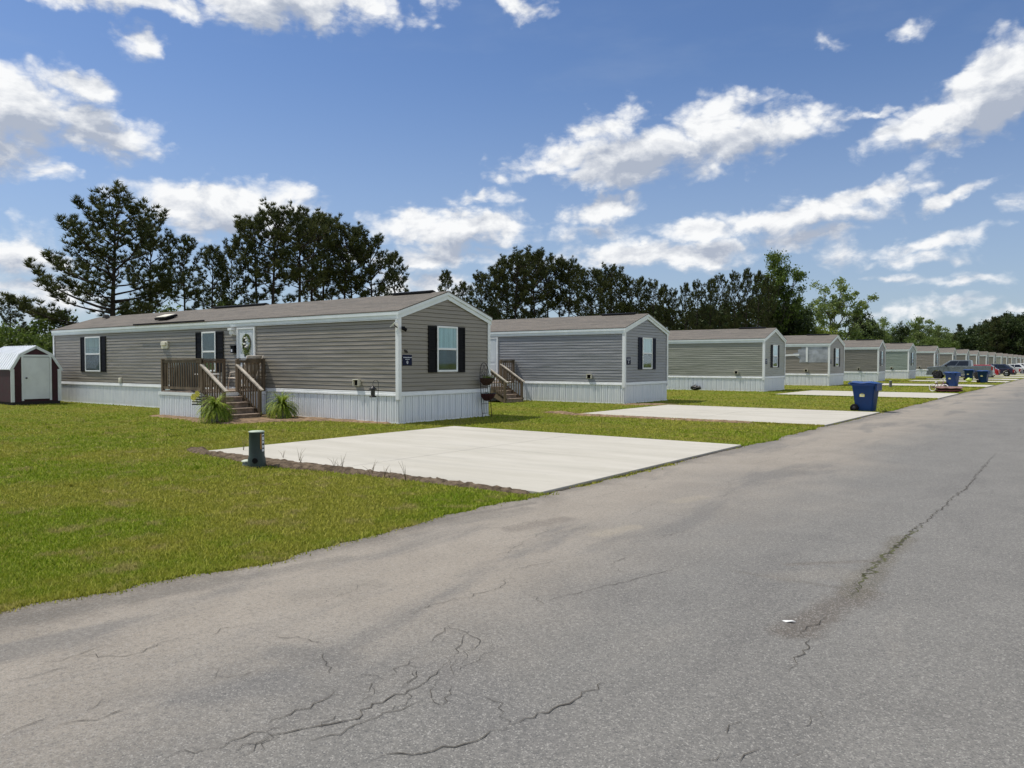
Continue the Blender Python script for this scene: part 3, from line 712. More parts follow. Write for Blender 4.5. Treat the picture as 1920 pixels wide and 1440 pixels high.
b = MB(); b.X = Matrix.Translation((-.02, -.15, 2.76)) @ Matrix.Rotation(R(-35), 4, 'Y') @ Matrix.Rotation(R(20), 4, 'X'); b.box(-.11, .09, -.08, .08, 0, .015); sp = b.build('solar_panel', M('panel_white', (.75, .77, .75), .25, .05, 5), h1)
b = MB(); b.tube([(0, -.02, 2.66), (0, -.14, 2.72)], .016, 8); b.build('panel_arm', BLACK, sp)
rf1 = [k for k in kids(h1) if k.name.split('.')[0] == 'roof'][0]
b = MB(); b.X = Matrix.Translation((-19.9, 1.5, 3.69)); b.prism([(-.12, 0), (.14, 0), (.1, .13), (0, .17)], -.1, .12); b.build('roof_vent', M('vent_dark', (.05, .045, .04), .7), rf1)
b = MB(); b.X = Matrix.Translation((-13.2, .62, 3.41)) @ Matrix.Rotation(math.atan2(ZP-3.145, W_/2+.17), 4, 'X'); b.box(-.42, .42, -.25, .25, 0, .09); b.box(-.36, .36, -.2, .2, .09, .12, 1); b.build('skylight', [BLACK, CREAM], rf1, bevel=.02)
b = MB(); b.X = None; b.box(-14.2, -9.3, -.175, -.155, 3.135, 3.185); b.build('rain_diverter', BLACK, rf1)
# torn siding on the fourth home
hm4 = homes[3]
SHEATH = M('silver_sheathing', (.38, .40, .43), .35, .3, 1.5, bump=.02, bs=3, metal=.25)
b = MB(); b.X = S; zt = ZE-.02
ring = [(-.09, 1.72), (-.09, zt), (-2.0, zt), (-2.0, 2.72), (-2.25, 2.7), (-2.25, 2.45), (-2.6, 2.42), (-2.45, 2.18), (-2.3, 2.14), (-2.1, 1.98), (-2.15, 1.72)]
a = [b.p(u, z, .026) for u, z in ring]; b.face(a[::-1]); 
for i in range(len(ring)):
    j = (i+1) % len(ring); b.face((b.p(*ring[i], .026), b.p(*ring[j], .026), b.p(*ring[j], .0), b.p(*ring[i], .0)))
b.build('exposed_sheathing', SHEATH, hm4)
b = MB(); b.X = S; b.box(-1.66, -1.52, 1.75, 2.88, .026, .05); b.X = S @ Matrix.Translation((-2.9, 2.27, .05)) @ Matrix.Rotation(R(2), 4, 'Z'); b.box(-.9, .75, -.06, .06, 0, .02); b.build('loose_strip', TRIM, hm4)

# ------------------------------------------------------------------ porch
def make_porch(label, loc, full=True):
    """origin: deck corner at the far left by the wall; +x to the road, -y away from the home"""
    t = thing('porch_deck', label, 'porch', loc)
    LX, D, ZD, ZR = 2.3, 2.25, .82, 1.80
    b = MB()
    n = 16
    for k in range(n): b.box(0, LX, -D+k*D/n+.003, -D+(k+1)*D/n-.003, ZD-.035, ZD)
    b.build('floor', WOODM, t)
    b = MB(); b.box(.0, LX, -D+.0, -D+.04, ZD-.2, ZD-.037); b.box(LX-.04, LX, -D+.04, 0, ZD-.2, ZD-.037); b.box(0, .04, -D+.04, 0, ZD-.2, ZD-.037); b.build('rim_joist', WOOD, t)
    X = Matrix.Translation((0, -D-.03, 0)) @ Matrix(((1, 0, 0, 0), (0, 0, -1, 0), (0, 1, 0, 0), (0, 0, 0, 1)))
    b = MB(); ribs(b, X, -.03, LX+.03, .02, .70)
    X2 = Matrix.Translation((LX+.03, -D-.03, 0)) @ Matrix(((0, 0, 1, 0), (1, 0, 0, 0), (0, 1, 0, 0), (0, 0, 0, 1)))
    ribs(b, X2, 0, D, .02, .70, .2); X3 = Matrix.Translation((-.03, 0, 0)) @ Matrix(((0, 0, -1, 0), (-1, 0, 0, 0), (0, 1, 0, 0), (0, 0, 0, 1))); ribs(b, X3, 0, D+.03, .02, .70, .3)
    sk = b.build('skirting', VIN, t, recalc=False)
    b = MB(); b.X = X; b.box(-.05, LX+.05, .69, .785, -.0, .032); b.box(-.04, LX+.04, .0, .035, .0, .025); b.X = X2; b.box(0, D, .69, .78, 0, .03); b.X = X3; b.box(0, D, .69, .78, 0, .03); b.build('cap', TRIM, sk)
    posts = [(.045, -D+.045), (LX-.045, -D+.045), (LX-.045, -D+1.25), (LX-.045, -.05), (.045, -.05)]
    for (x, y) in posts:
        b = MB(); b.box(x-.045, x+.045, y-.045, y+.045, .1 if y < -1.5 else ZD-.2, ZR); b.build('post', WOOD, t, bevel=.006, seg=1)
    def rail(a, c):
        a = Vector(a); c = Vector(c); d = (c-a); L = d.length; d.normalize(); b = MB()
        off = Vector((0, 0, 1))
        b.beam((*a, ZR+.015), (*c, ZR+.015), .09, .035); b.beam((*a, ZR-.06), (*c, ZR-.06), .04, .09); b.beam((*a, ZD+.09), (*c, ZD+.09), .04, .08)
        n = int(L/.135)
        for k in range(n):
            p = a+d*L*(k+.5)/n; b.box(p.x-.018, p.x+.018, p.y-.018, p.y+.018, ZD+.05, ZR-.015)
        b.build('railing', WOOD, t)
    rail((.0, -D+.045), (LX, -D+.045)); rail((LX-.045, -D+1.25), (LX-.045, 0)); rail((.045, -D+.09), (.045, 0))
    # steps toward the road
    y0, y1 = -D, -D+1.25
    N = 4; run = 1.2; ris = ZD/(N+1)
    for k in range(N):
        z = ZD-ris*(k+1); x = LX+run*k/N
        b = MB(); b.box(x-.01, x+run/N+.03, y0+.05, y1-.05, z-.038, z); b.box(x+run/N-.02, x+run/N, y0+.05, y1-.05, z-ris+.0, z-.04); b.build('stair_tread', WOODM, t, bevel=.004, seg=1)
    for y in (y0+.02, y1-.02):
        b = MB(); b.beam((LX, y, ZD-.22), (LX+run, y, .06), .04, .24); b.build('stringer', WOOD, t)
        xb = LX+run-.06
        b = MB(); b.box(xb-.045, xb+.045, y-.045, y+.045, 0, .93); b.build('post', WOOD, t, bevel=.006, seg=1)
        b = MB(); b.beam((LX-.02, y, ZR-.16), (LX+run+.08, y, .86), .10, .04); h = b.build('handrail', WOODL, t)
        b = MB(); b.beam((LX, y, ZR-.24), (LX+run-.06, y, .80), .04, .09); b.beam((LX, y, ZD+.03), (LX+run-.06, y, .16), .04, .07)
        for k in range(9):
            f = (k+.6)/9.3; x = LX+run*f; zt = ZR-.2+(.80-ZR+.2)*f; zb = ZD+.02+(.16-ZD)*f
            b.box(x-.018, x+.018, y-.05, y-.014, zb, zt)
        b.build('balusters', WOOD, h)
    return t
PX, PY = -23.6, HY_[0]-.05
porch = make_porch('brown wooden porch deck with white skirting at the nearest home', (PX, PY, 0))
def tree_copy(src, loc, label):
    c = src.copy(); COL.objects.link(c); c.location = loc; c['label'] = label
    for p in kids(src):
        q = p.copy(); COL.objects.link(q); q.parent = c
        for p2 in kids(p): q2 = p2.copy(); COL.objects.link(q2); q2.parent = q
    return c
porch2 = tree_copy(porch, (PX+.42, HY_[1]-.05, 0), 'brown wooden porch with steps at the blue-grey second home')
porch['group'] = porch2['group'] = 'wooden porches at the front doors'

# things on and round the first porch
SLING = M('sling_beige', (.62, .55, .46), .75, .08, 6)
def sling_chair():
    t = thing('patio_chair', 'beige reclining sling chair on the porch behind the stair rail', 'chair', (-21.98, 14.80, .82))
    P = [(-.46, .38), (-.15, .38), (.1, .34), (.28, .5), (.44, .82), (.60, 1.10)]
    b = MB()
    for (a, c) in zip(P, P[1:]):
        a0, a1, c1, c0 = (b.p(a[0], -.26, a[1]), b.p(a[0], .26, a[1]), b.p(c[0], .26, c[1]), b.p(c[0], -.26, c[1])); b.face((a0, a1, c1, c0), 0, True)
    o = b.build('sling_seat', SLING, t, recalc=False); s = o.modifiers.new('s', 'SOLIDIFY'); s.thickness = .02
    for y in (-.29, .29):
        b = MB(); b.tube([(q[0], y, q[1]) for q in P], .017, 6); b.tube([(-.5, y, .0), (-.42, y, .36), (-.36, y, .56), (.25, y, .6)], .015, 6); b.tube([(.45, y, 0), (.1, y, .33)], .015, 6); b.build('frame', SLING, t)
    b = MB(); b.tube([(-.5, -.29, .02), (-.5, .29, .02)], .014, 6); b.tube([(.45, -.29, .02), (.45, .29, .02)], .014, 6); b.build('stretcher', SLING, t)
sling_chair()
def covered_grill():
    t = thing('covered_grill', 'dark green draped grill cover at the left end of the porch', 'grill', (-23.2, 13.45, .82))
    b = MB(); r = random.Random(4); n = 28; rings = []
    for z, s in ((.0, 1.0), (.3, .97), (.62, .95), (.78, .9), (.88, .72), (.92, .3)):
        rings.append([b.p(.3*s*math.copysign(abs(math.cos(a))**.5, math.cos(a))*(1+.05*math.sin(7*a+z*3)), .42*s*math.copysign(abs(math.sin(a))**.5, math.sin(a))*(1+.04*math.sin(9*a)), z) for a in [k*6.2832/n for k in range(n)]])
    for r0, r1 in zip(rings, rings[1:]):
        for j in range(n): b.face((r0[j], r0[(j+1) % n], r1[(j+1) % n], r1[j]), 0, True)
    b.face(rings[-1]); b.build('cover', M('teal_cover', (.05, .075, .075), .7, .3, 4), t)
    b = MB(); b.tube([(-.2, -.44, .7), (.2, -.44, .7)], .015, 6); b.build('handle', DARKM, t)
covered_grill()
def patio_table():
    t = thing('patio_table', 'small white table standing on the porch behind the front railing', 'table', (-22.2, 13.6, .82))
    b = MB(); b.lathe([(0, .50), (.36, .50), (.38, .515), (.36, .53), (0, .53)], 24); b.build('tabletop', M('white_resin', (.75, .74, .70), .5, .05), t)
    for k in range(4):
        a = k*math.pi/2+.6; b = MB(); b.tube([(.3*math.cos(a), .3*math.sin(a), 0), (.22*math.cos(a), .22*math.sin(a), .5)], .016, 6); b.build('leg', SLING, t)
patio_table()
def wreath():
    t = thing('door_wreath', 'oval wreath with white flowers hanging on the white front door', 'wreath', (-22.28, HY_[0]-.045, 2.36))
    b = MB(); N = 30
    b.tube([(.19*math.cos(k*6.2832/N), -.02, .26*math.sin(k*6.2832/N)) for k in range(N+1)], .02, 6); b.build('ring', M('twig', (.05, .035, .025), .9, .4, 10), t)
    V = []; r = np.random.default_rng(3)
    def tri(c, s): 
        d = r.normal(size=(3, 3)); return [np.array(c)+q*s/np.linalg.norm(q) for q in d]
    for k in range(160):
        a = r.uniform(0, 6.28); V += tri((.19*math.cos(a), -.04, .26*math.sin(a)-(.04 if math.sin(a) < 0 else 0)), .045)
    for k in range(90): V += tri((r.normal(0, .07), -.05, -.3+r.normal(0, .07)), .05)
    np_mesh('foliage', np.array(V), 3, [LEAFP], t)
    b = MB()
    for (x, z) in ((-.03, .13), (.05, .05), (-.06, -.06), (.02, -.16), (.1, -.12)): b.lathe([(0, .05), (.035, .045), (.05, .02), (.045, 0)], 10, (x, -.06, z))
    b.build('flowers', M('wreath_white', (.7, .7, .62), .7), t)
wreath()
def fern(label, x, y, seed, yellow):
    t = thing('potted_fern', label, 'fern', (x, y, 0), 0, 'ferns flanking the porch steps')
    b = MB(); b.lathe([(0, 0), (.13, 0), (.19, .3), (.2, .32), (.18, .32), (.17, .28), (0, .28)], 18); b.build('pot', M('pot_grey', (.42, .42, .40), .6, .1), t)
    r = np.random.default_rng(seed); V = []
    for k in range(300):
        a = r.uniform(0, 6.283); el = r.uniform(-.1, 1.4); L = r.uniform(.5, .78); p = np.array([0, 0, .36]); d = np.array([math.cos(a)*math.cos(el), math.sin(a)*math.cos(el), math.sin(el)])
        n = 15
        for s in range(n):
            q = p+d*L/n; d = d+np.array([0, 0, -.15]); d /= np.linalg.norm(d)
            side = np.cross(d, [0, 0, 1]); side /= np.linalg.norm(side)+1e-6
            w = .06*(1-.7*s/n)
            for sg in (-1, 1):
                tip = q+side*sg*w+d*.02+np.array([0, 0, -.01]); V += [p, p+d*.034, tip]
            p = q
            if p[2] < .02: break
    np_mesh('fronds', np.array(V), 3, [FERN], t)
fern('left fern in a pot, yellow-green, in front of the porch stair', -19.75, 12.35, 1, 1)
fern('right fern in a pot, darker, between the stair and the wall', -19.35, 14.3, 2, 0)
def garden_flag():
    x, y = gp(377, 793); t = thing('garden_flag', 'small black and white striped garden flag with yellow flowers by the porch', 'flag', (x, y, 0), R(20))
    b = MB(); b.tube([(0, 0, 0), (0, 0, .86), (-.02, 0, .9), (-.34, 0, .9)], .008, 6); b.build('pole', BLACK, t)
    cl = MB(); m = [M('flag_black', (.015, .015, .015), .8), M('flag_white', (.75, .75, .72), .8)]
    ns = 11
    for k in range(ns):
        z0, z1 = .50+.38*k/ns, .50+.38*(k+1)/ns
        for j in range(6):
            u0, u1 = -.32+.3*j/6, -.32+.3*(j+1)/6; f = lambda u, z: .018*math.sin(9*u+5*z)
            cl.poly([(u0, f(u0, z0), z0), (u1, f(u1, z0), z0), (u1, f(u1, z1), z1), (u0, f(u0, z1), z1)], k % 2, True)
    o = cl.build('cloth', m, t, recalc=False); s = o.modifiers.new('s', 'SOLIDIFY'); s.thickness = .004
    b = MB()
    for (u, z, rr_) in ((-.24, .72, .11), (-.11, .82, .10)):
        for k in range(9):
            a = k*6.283/9; c = Vector((u, -.03, z)); d = Vector((math.cos(a), 0, math.sin(a))); s_ = Vector((-math.sin(a), 0, math.cos(a)))
            q = [c, c+d*rr_*.6+s_*rr_*.3, c+d*rr_, c+d*rr_*.6-s_*rr_*.3]; b.poly([tuple(v+Vector((0, -.006*(k % 2), 0))) for v in q])
    b.build('flower', M('flag_yellow', (.80, .68, .12), .7, .3, 12), t, recalc=False)
    b = MB(); b.tube([(-.2, -.026, .68), (-.12, -.028, .62), (-.1, -.026, .54)], .008, 5); b.tube([(-.12, -.028, .76), (-.03, -.03, .7), (.06, -.02, .62)], .009, 5); b.build('stem', LEAFY, t)
garden_flag()
def shepherd_hook():
    x, y = gp(708, 797); t = thing('shepherd_hook', 'thin black shepherd hook pole in front of the nearest home', 'garden hook', (x, y, 0), R(37))
    arc = [(-.02, 0, 0), (.0, 0, .6), (.02, 0, 1.12)]+[(.02-.075+.075*math.cos(a), 0, 1.14+.085*math.sin(a)) for a in [k*math.pi/10 for k in range(11)]]+[(-.13, 0, 1.08)]
    b = MB(); b.tube(arc, .0075, 6); b.build('pole', DARKM, t)
    c = Vector((x, y, 0))+Matrix.Rotation(R(37), 3, 'Z') @ Vector((-.13, 0, 0))
    f = thing('bird_feeder', 'black lantern-shaped bird feeder hanging from the thin hook pole', 'bird feeder', (c.x, c.y, .76))
    b = MB(); b.lathe([(0, .34), (.02, .31), (.05, .27), (.11, .22), (.11, .205), (.02, .2)], 14); b.tube([(0, 0, .3), (0, 0, .36)], .008, 6); b.build('roof', DARKM, f)
    b = MB(); b.lathe([(.055, .2), (.06, .1), (.055, .03)], 12); b.build('seed_tube', M('feeder_tube', (.03, .03, .028), .3), f)
    b = MB(); b.lathe([(0, .03), (.09, .035), (.10, .0), (.0, -.005)], 14); b.build('tray', DARKM, f)
shepherd_hook()
def trellis():
    t = thing('trellis', 'black arched metal trellis leaning at the end wall of the nearest home', 'trellis', (-15.06, 18.78, 0))
    b = MB(); w = .23
    def xx(z): return -.13*z/1.7
    def bar(pts, r=.008): b.tube([(xx(z)+.0, y, z) for y, z in pts], r, 5)
    arch = [(-w, 0), (-w, 1.2)]+[(-w*math.cos(a)**1.0, 1.2+.5*math.sin(a)**.9) for a in [k*math.pi/2/7 for k in range(1, 8)]]
    bar(arch, .011); bar([(-y, z) for y, z in arch], .011)
    for y in (-.11, 0, .11): bar([(y, .12), (y, 1.35 if y else 1.6)], .005)
    for z in (.12, .42, .68, .95, 1.22, 1.3): bar([(-w, z), (w, z)], .007)
    for sg in (-1, 1): bar([(sg*.0, 1.3), (sg*.09, 1.42), (0, 1.62)], .005); bar([(sg*.11, 1.3), (sg*.17, 1.38), (sg*.08, 1.5)], .005)
    b.build('frame', DARKM, t)
    for z, lab, top in ((.98, 'upper brown basket planter with yellow-green sprouts on the black trellis', 1), (.50, 'lower dark red-brown basket planter on the black trellis', 0)):
        q = thing('basket_planter', lab, 'planter', (-15.04-.13*z/1.7, 18.78, z), 0, 'basket planters on the trellis')
        c = MB(); pr = [(0, 0), (.12, .02), (.21, .09), (.27, .2), (.29, .24), (.25, .22), (0, .2)]
        c.lathe(pr, 16, a0=-math.pi/2, a1=math.pi/2, sy=1.05)
        c.build('liner', M('coco_'+str(top), (.055, .028, .018) if top else (.05, .012, .016), .95, .5, 12, bump=.02, bs=30), q)
        c = MB(); c.tube([(.29*math.cos(a), .305*math.sin(a), .24) for a in [-math.pi/2+k*math.pi/12 for k in range(13)]], .008, 5); c.build('rim', DARKM, q)
        r = np.random.default_rng(8+top); V = []
        for k in range(120 if top else 60):
            p = np.array([r.uniform(0, .2), r.uniform(-.22, .22), .2]); d = r.normal(0, .04, 3)+np.array([0, 0, .09 if top else .05]); V += [p, p+np.array([.02, .015, 0]), p+d]
        np_mesh('sprouts', np.array(V), 3, [LEAFY if top else LEAFD], q)
trellis()

# ------------------------------------------------------------------ garden shed
def shed():
    t = thing('garden_shed', 'small barn-roofed shed with maroon walls and white metal roof', 'shed', (-34.35, 12.52, -.0))
    W, D = 1.86, 3.2; zb = .12
    MAR = M('maroon_siding', (.045, .012, .017), .6, .3, 4); WM = M('white_metal_roof', (.74, .77, .80), .35, .05, 2); WT = M('shed_white', (.72, .75, .74), .5, .06, 2)
    prof = [(0, zb), (0, 1.48), (.36, 2.05), (W/2, 2.34), (W-.36, 2.05), (W, 1.48), (W, zb)]
    b = MB(); b.X = Matrix(((0, 1, 0, 0), (1, 0, 0, 0), (0, 0, 1, 0), (0, 0, 0, 1)))    # profile runs along world y
    b.prism(prof, -D, 0)
    k = 0
    for u in np.arange(.06, W, .1): b.box(u-.006, u+.006, 0, .006, zb, 1.45)
    b.build('wall', MAR, t)
    b = MB(); b.box(-D, .06, 0.05, W-.05, .0, zb-.002); b.build('skid_base', M('skid', (.03, .026, .022), .9), t)
    b = MB()
    ov = .05
    roofp = [(-.05, 1.44), (.34, 2.08), (W/2, 2.395), (W-.34, 2.08), (W+.05, 1.44)]
    for (a, c) in zip(roofp, roofp[1:]):
        slab(b, [(-D-ov, a[0], a[1]), (ov, a[0], a[1]), (ov, c[0], c[1]), (-D-ov, c[0], c[1])], .025)
        n = 14
        for k in range(n):
            x = -D-ov+(D+2*ov)*(k+.5)/n
            b.beam((x, a[0], a[1]+.008), (x, c[0], c[1]+.008), .03, .022)
    b.build('roof', WM, t)
    b = MB()
    for (a, c) in zip(roofp, roofp[1:]):
        b.beam((.03, a[0]+(.04 if a[0] < 0 else 0), a[1]-.06), (.03, c[0], c[1]-.06), .03, .10, up=(0, 0, 1))
    b.box(.008, .04, -.01, .12, zb, 1.44); b.box(.008, .04, W-.12, W+.01, zb, 1.44); b.build('trim', WT, t)
    b = MB(); b.box(.0, .03, .46, 1.42, .22, 1.92); d = b.build('door', WT, t, bevel=.006, seg=1)
    b = MB(); b.box(.01, .045, .38, .455, zb+.04, 2.0); b.box(.01, .045, 1.425, 1.50, zb+.04, 2.0); b.box(.01, .047, .36, 1.52, 1.94, 2.02); b.build('frame', WT, d)
    b = MB(); b.tube([(.03, .55, 1.08), (.09, .55, 1.08)], .03, 10); b.build('handle', DARKM, d)
shed()

# ------------------------------------------------------------------ utility pedestals
def pedestal(label, x, y, s, pale=False):
    t = thing('utility_pedestal', label, 'utility pedestal', (x, y, 0), R(38), 'utility pedestals in the grass')
    body = M('pedestal_green', (.022, .038, .03), .45, .25, 5) if not pale else M('pedestal_grey', (.10, .10, .09), .6, .3, 4)
    b = MB(); b.lathe([(.145, 0), (.14, .14), (.125, .18), (.12, .56), (.122, .575), (.1, .585), (0, .587)], 24); o = b.build('shell', body, t); o.scale = (s, s, s)
    b = MB(); b.lathe([(.127, .572), (.127, .582), (.10, .592), (0, .594)], 24); o = b.build('lid', M('lid_pale', (.42, .48, .38), .5, .15), t); o.scale = (s, s, s)
    if not pale:
        for a0, a1, m, zs in ((-.82, -.62, M('sticker_orange', (.30, .15, .02), .6, .2, 8), (.30, .55)), (-.58, -.12, M('sticker_white', (.6, .62, .64), .5, .1), (.26, .54))):
            b = MB(); n = 6
            for k in range(n):
                p, q = a0+(a1-a0)*k/n, a0+(a1-a0)*(k+1)/n; rr_ = .1275
                b.poly([(rr_*math.cos(p), rr_*math.sin(p), zs[0]), (rr_*math.cos(q), rr_*math.sin(q), zs[0]), (rr_*.985*math.cos(q), rr_*.985*math.sin(q), zs[1]), (rr_*.985*math.cos(p), rr_*.985*math.sin(p), zs[1])])
            st = b.build('warning_sticker', m, t, recalc=False)
        for z, h in ((.50, .02), (.43, .014), (.36, .03), (.30, .02)):
            b = MB(); p = -.52; q = -.19; rr_ = .1295
            b.poly([(rr_*math.cos(p), rr_*math.sin(p), z), (rr_*math.cos((p+q)/2), rr_*math.sin((p+q)/2), z), (rr_*math.cos(q), rr_*math.sin(q), z), (rr_*math.cos(q), rr_*math.sin(q), z+h), (rr_*math.cos((p+q)/2), rr_*math.sin((p+q)/2), z+h), (rr_*math.cos(p), rr_*math.sin(p), z+h)])
            b.build('print', BLACK, st, recalc=False)
        b = MB(); b.box(-.03, .03, .125, .165, .08, .22); b.tube([(.02, -.15, .12), (.02, -.17, .12)], .045, 10); b.build('latch', BLACK, t)
    return t
px_, py_ = gp(480, 876)
pedestal('dark green round utility pedestal with stickers beside the first concrete slab', px_, py_, 1.0)
x_, y_ = gp(471, 874); t = thing('ground_cap', 'low grey round pipe cap at the foot of the green pedestal', 'pipe cap', (x_-.06, y_-.04, 0))
b = MB(); b.lathe([(.085, 0), (.08, .07), (.0, .072)], 16); b.build('pipe', M('cap_grey', (.2, .22, .2), .6), t)
b = MB(); b.lathe([(.1, .07), (.1, .085), (.07, .1), (0, .102)], 16); b.build('lid', M('cap_top', (.5, .54, .44), .6), t)
pedestal('small grey utility pedestal in the grass behind the nearest blue bin', -11.1, 59.0, .75, True)

# ------------------------------------------------------------------ bins
BLUE = M('bin_blue', (.003, .038, .16), .5, .12, 3, bump=.003, bs=30); BLUED = M('bin_lid_blue', (.006, .055, .21), .5, .1, 3)
def make_bin(label, loc, rz):
    t = thing('wheelie_bin', label, 'bin', loc, rz, 'blue wheelie bins along the road')
    # +x is the front of the bin
    def ring(b, z, x0, x1, w, r=.05):
        q = []
        for cx, cy, a0 in ((x1-r, w-r, 0), (x0+r, w-r, 90), (x0+r, -w+r, 180), (x1-r, -w+r, 270)):
            for k in range(4): a = R(a0+30*k); q.append(b.p(cx+r*math.cos(a), cy+r*math.sin(a), z))
        return q
    b = MB(); rs = [ring(b, z, x0, x1, w) for z, x0, x1, w in ((.03, -.24, .27, .25), (.06, -.25, .29, .26), (.9, -.36, .38, .325), (.905, -.39, .41, .35), (1.0, -.39, .42, .355), (1.0, -.36, .38, .32))]
    for r0, r1 in zip(rs, rs[1:]):
        n = len(r0)
        for j in range(n): b.face((r0[j], r0[(j+1) % n], r1[(j+1) % n], r1[j]), 0, True)
    b.face(rs[0][::-1])
    b.box(.40, .455, -.30, .30, .74, .985)                      # front grab collar
    b.build('body', BLUE, t)
    b = MB(); nx, ny = 12, 8; g = []
    for i in range(nx+1):
        row = []
        for j in range(ny+1):
            u, v = i/nx, j/ny*2-1; x = -.44+.92*u; z = 1.005+.055*(1-v*v)**.5*math.sin(min(1, u*1.1)*math.pi)**.6+.012*math.sin(u*11)
            row.append(b.p(x, v*.37, z+(.02 if u < .1 else 0)))
        g.append(row)
    for i in range(nx):
        for j in range(ny): b.face((g[i][j], g[i+1][j], g[i+1][j+1], g[i][j+1]), 0, True)
    l = b.build('lid', BLUED, t, recalc=False); s = l.modifiers.new('s', 'SOLIDIFY'); s.thickness = .018
    b = MB(); b.tube([(-.5, -.24, .98), (-.5, .24, .98)], .018, 8); b.tube([(-.36, -.24, .93), (-.5, -.24, .98)], .02, 6); b.tube([(-.36, .24, .93), (-.5, .24, .98)], .02, 6); b.build('handle', BLUE, t)
    for y in (-.29, .29):
        b = MB(); b.X = Matrix.Translation((-.27, y, .14)) @ Matrix.Rotation(R(90), 4, 'X'); b.lathe([(0, -.035), (.11, -.035), (.14, -.025), (.14, .025), (.11, .035), (0, .035)], 20); w = b.build('wheel', BLACK, t)
        b = MB(); b.X = Matrix.Translation((-.27, y, .14)) @ Matrix.Rotation(R(90), 4, 'X'); b.lathe([(0, -.045), (.05, -.045), (.06, -.035), (.06, .036), (.05, .045), (0, .045)], 14); b.build('hub', DARKM, w)
    b = MB(); b.tube([(-.27, -.3, .14), (-.27, .3, .14)], .014, 8); b.build('axle', DARKM, t)
    X = Matrix.Translation((-.02, -.297, .62)) @ Matrix.Rotation(R(90-4.5), 4, 'X')
    b = MB(); b.X = X; b.box(-.08, .08, -.09, .09, 0, .006); st = b.build('sticker', M('sticker_yellow', (.55, .50, .16), .5, .2, 9), t)
    b = MB(); b.X = X
    b.lathe([(0, .008), (.06, .0075), (.06, .006)], 16, (0, .015, 0)); b.box(-.06, .06, -.075, -.06, .006, .0075); b.build('emblem', M('sticker_pale', (.62, .66, .55), .5), st)
    b = MB(); b.X = X; b.prism([(-.035, .009), (.035, .009), (.035, .011), (-.035, .011)], .0, .03); b.build('emblem_mark', M('sticker_green', (.2, .18, .03), .5), st)
    return t
bin0 = make_bin('nearest blue wheelie bin, at the corner of the second slab by the road', (-6.17, 28.6, .0), R(-4))
for loc, rz, lab in (((-7.75, 62.4, 0), -20, 'blue wheelie bin standing behind the maroon mattress and the bicycle'),
                     ((-7.15, 76.0, 0), -12, 'right blue wheelie bin of the pair in front of the grey pickup'),
                     ((-9.35, 86.8, 0), -8, 'left blue wheelie bin of the pair, against the side of the grey pickup')):
    c = tree_copy(bin0, loc, lab); c.rotation_euler = (0, 0, R(rz))

# ------------------------------------------------------------------ kerb clutter
def bike():
    t = thing('child_bicycle', "child's bicycle with white wheels dumped upright beside the mattress", 'bicycle', (-7.02, 51.1, 0), R(-25))
    WH = M('white_tyre', (.65, .63, .62), .6); PU = M('bike_purple', (.16, .05, .12), .4)
    for x in (-.38, .38):
        b = MB(); b.X = Matrix.Translation((x, 0, .22)) @ Matrix.Rotation(R(90), 4, 'X')
        b.tube([(.2*math.cos(k*6.2832/24), .2*math.sin(k*6.2832/24), 0) for k in range(25)], .028, 8); w = b.build('wheel', WH, t)
        b = MB(); b.X = Matrix.Translation((x, 0, .22)) @ Matrix.Rotation(R(90), 4, 'X')
        for k in range(8): b.tube([(0, 0, 0), (.18*math.cos(k*.785), .18*math.sin(k*.785), 0)], .004, 4)
        b.build('spokes', PU, w)
    b = MB(); A = (-.38, 0, .22); H = (.28, 0, .52); Bk = (0, 0, .24); Sx = (-.14, 0, .5)
    for p, q in ((A, Bk), (A, Sx), (Bk, Sx), (Bk, H), (Sx, H), ((.38, 0, .22), (.26, 0, .6))): b.tube([p, q], .018, 6)
    b.build('frame', PU, t)
    b = MB(); b.tube([(.26, 0, .6), (.25, 0, .68)], .012, 6); b.tube([(.2, -.24, .74), (.25, -.1, .68), (.25, .1, .68), (.2, .24, .74)], .014, 6); b.build('handlebar', WH, t)
    b = MB(); b.lathe([(0, .0), (.07, .0), (.09, .03), (.05, .06), (0, .06)], 12, (-.17, 0, .52), sy=.7); b.build('saddle', WH, t)
bike()
def mattress():
    t = thing('mattress', 'folded maroon padded mattress lying on the grass by the road edge', 'mattress', (-6.45, 50.7, 0), R(6))
    def cushion(z0, z1, L, W, bend):
        b = MB(); nx, ny = 16, 6; top = []; bot = []
        for i in range(nx+1):
            u = i/nx*2-1; tr = []; br = []
            for j in range(ny+1):
                v = j/ny*2-1; r = (1-abs(u)**5)**.5*(1-abs(v)**4)**.5; zc = (z0+z1)/2+bend*u*u+.012*math.sin(u*9+v*3)
                tr.append(b.p(u*L, v*W, zc+(z1-z0)/2*r)); br.append(b.p(u*L, v*W, max(.005, zc-(z1-z0)/2*r)))
            top.append(tr); bot.append(br)
        for i in range(nx):
            for j in range(ny): b.face((top[i][j], top[i+1][j], top[i+1][j+1], top[i][j+1]), 0, True); b.face((bot[i][j], bot[i][j+1], bot[i+1][j+1], bot[i+1][j]), 0, True)
        return b
    cushion(.0, .16, .72, .42, .01).build('lower_fold', M('maroon_cloth', (.075, .018, .022), .9, .3, 4, bump=.01, bs=8), t)
    cushion(.15, .32, .72, .40, .02).build('upper_fold', M('faded_cloth', (.19, .115, .105), .9, .3, 3, bump=.01, bs=8), t)
mattress()
b = MB(); r = random.Random(9)
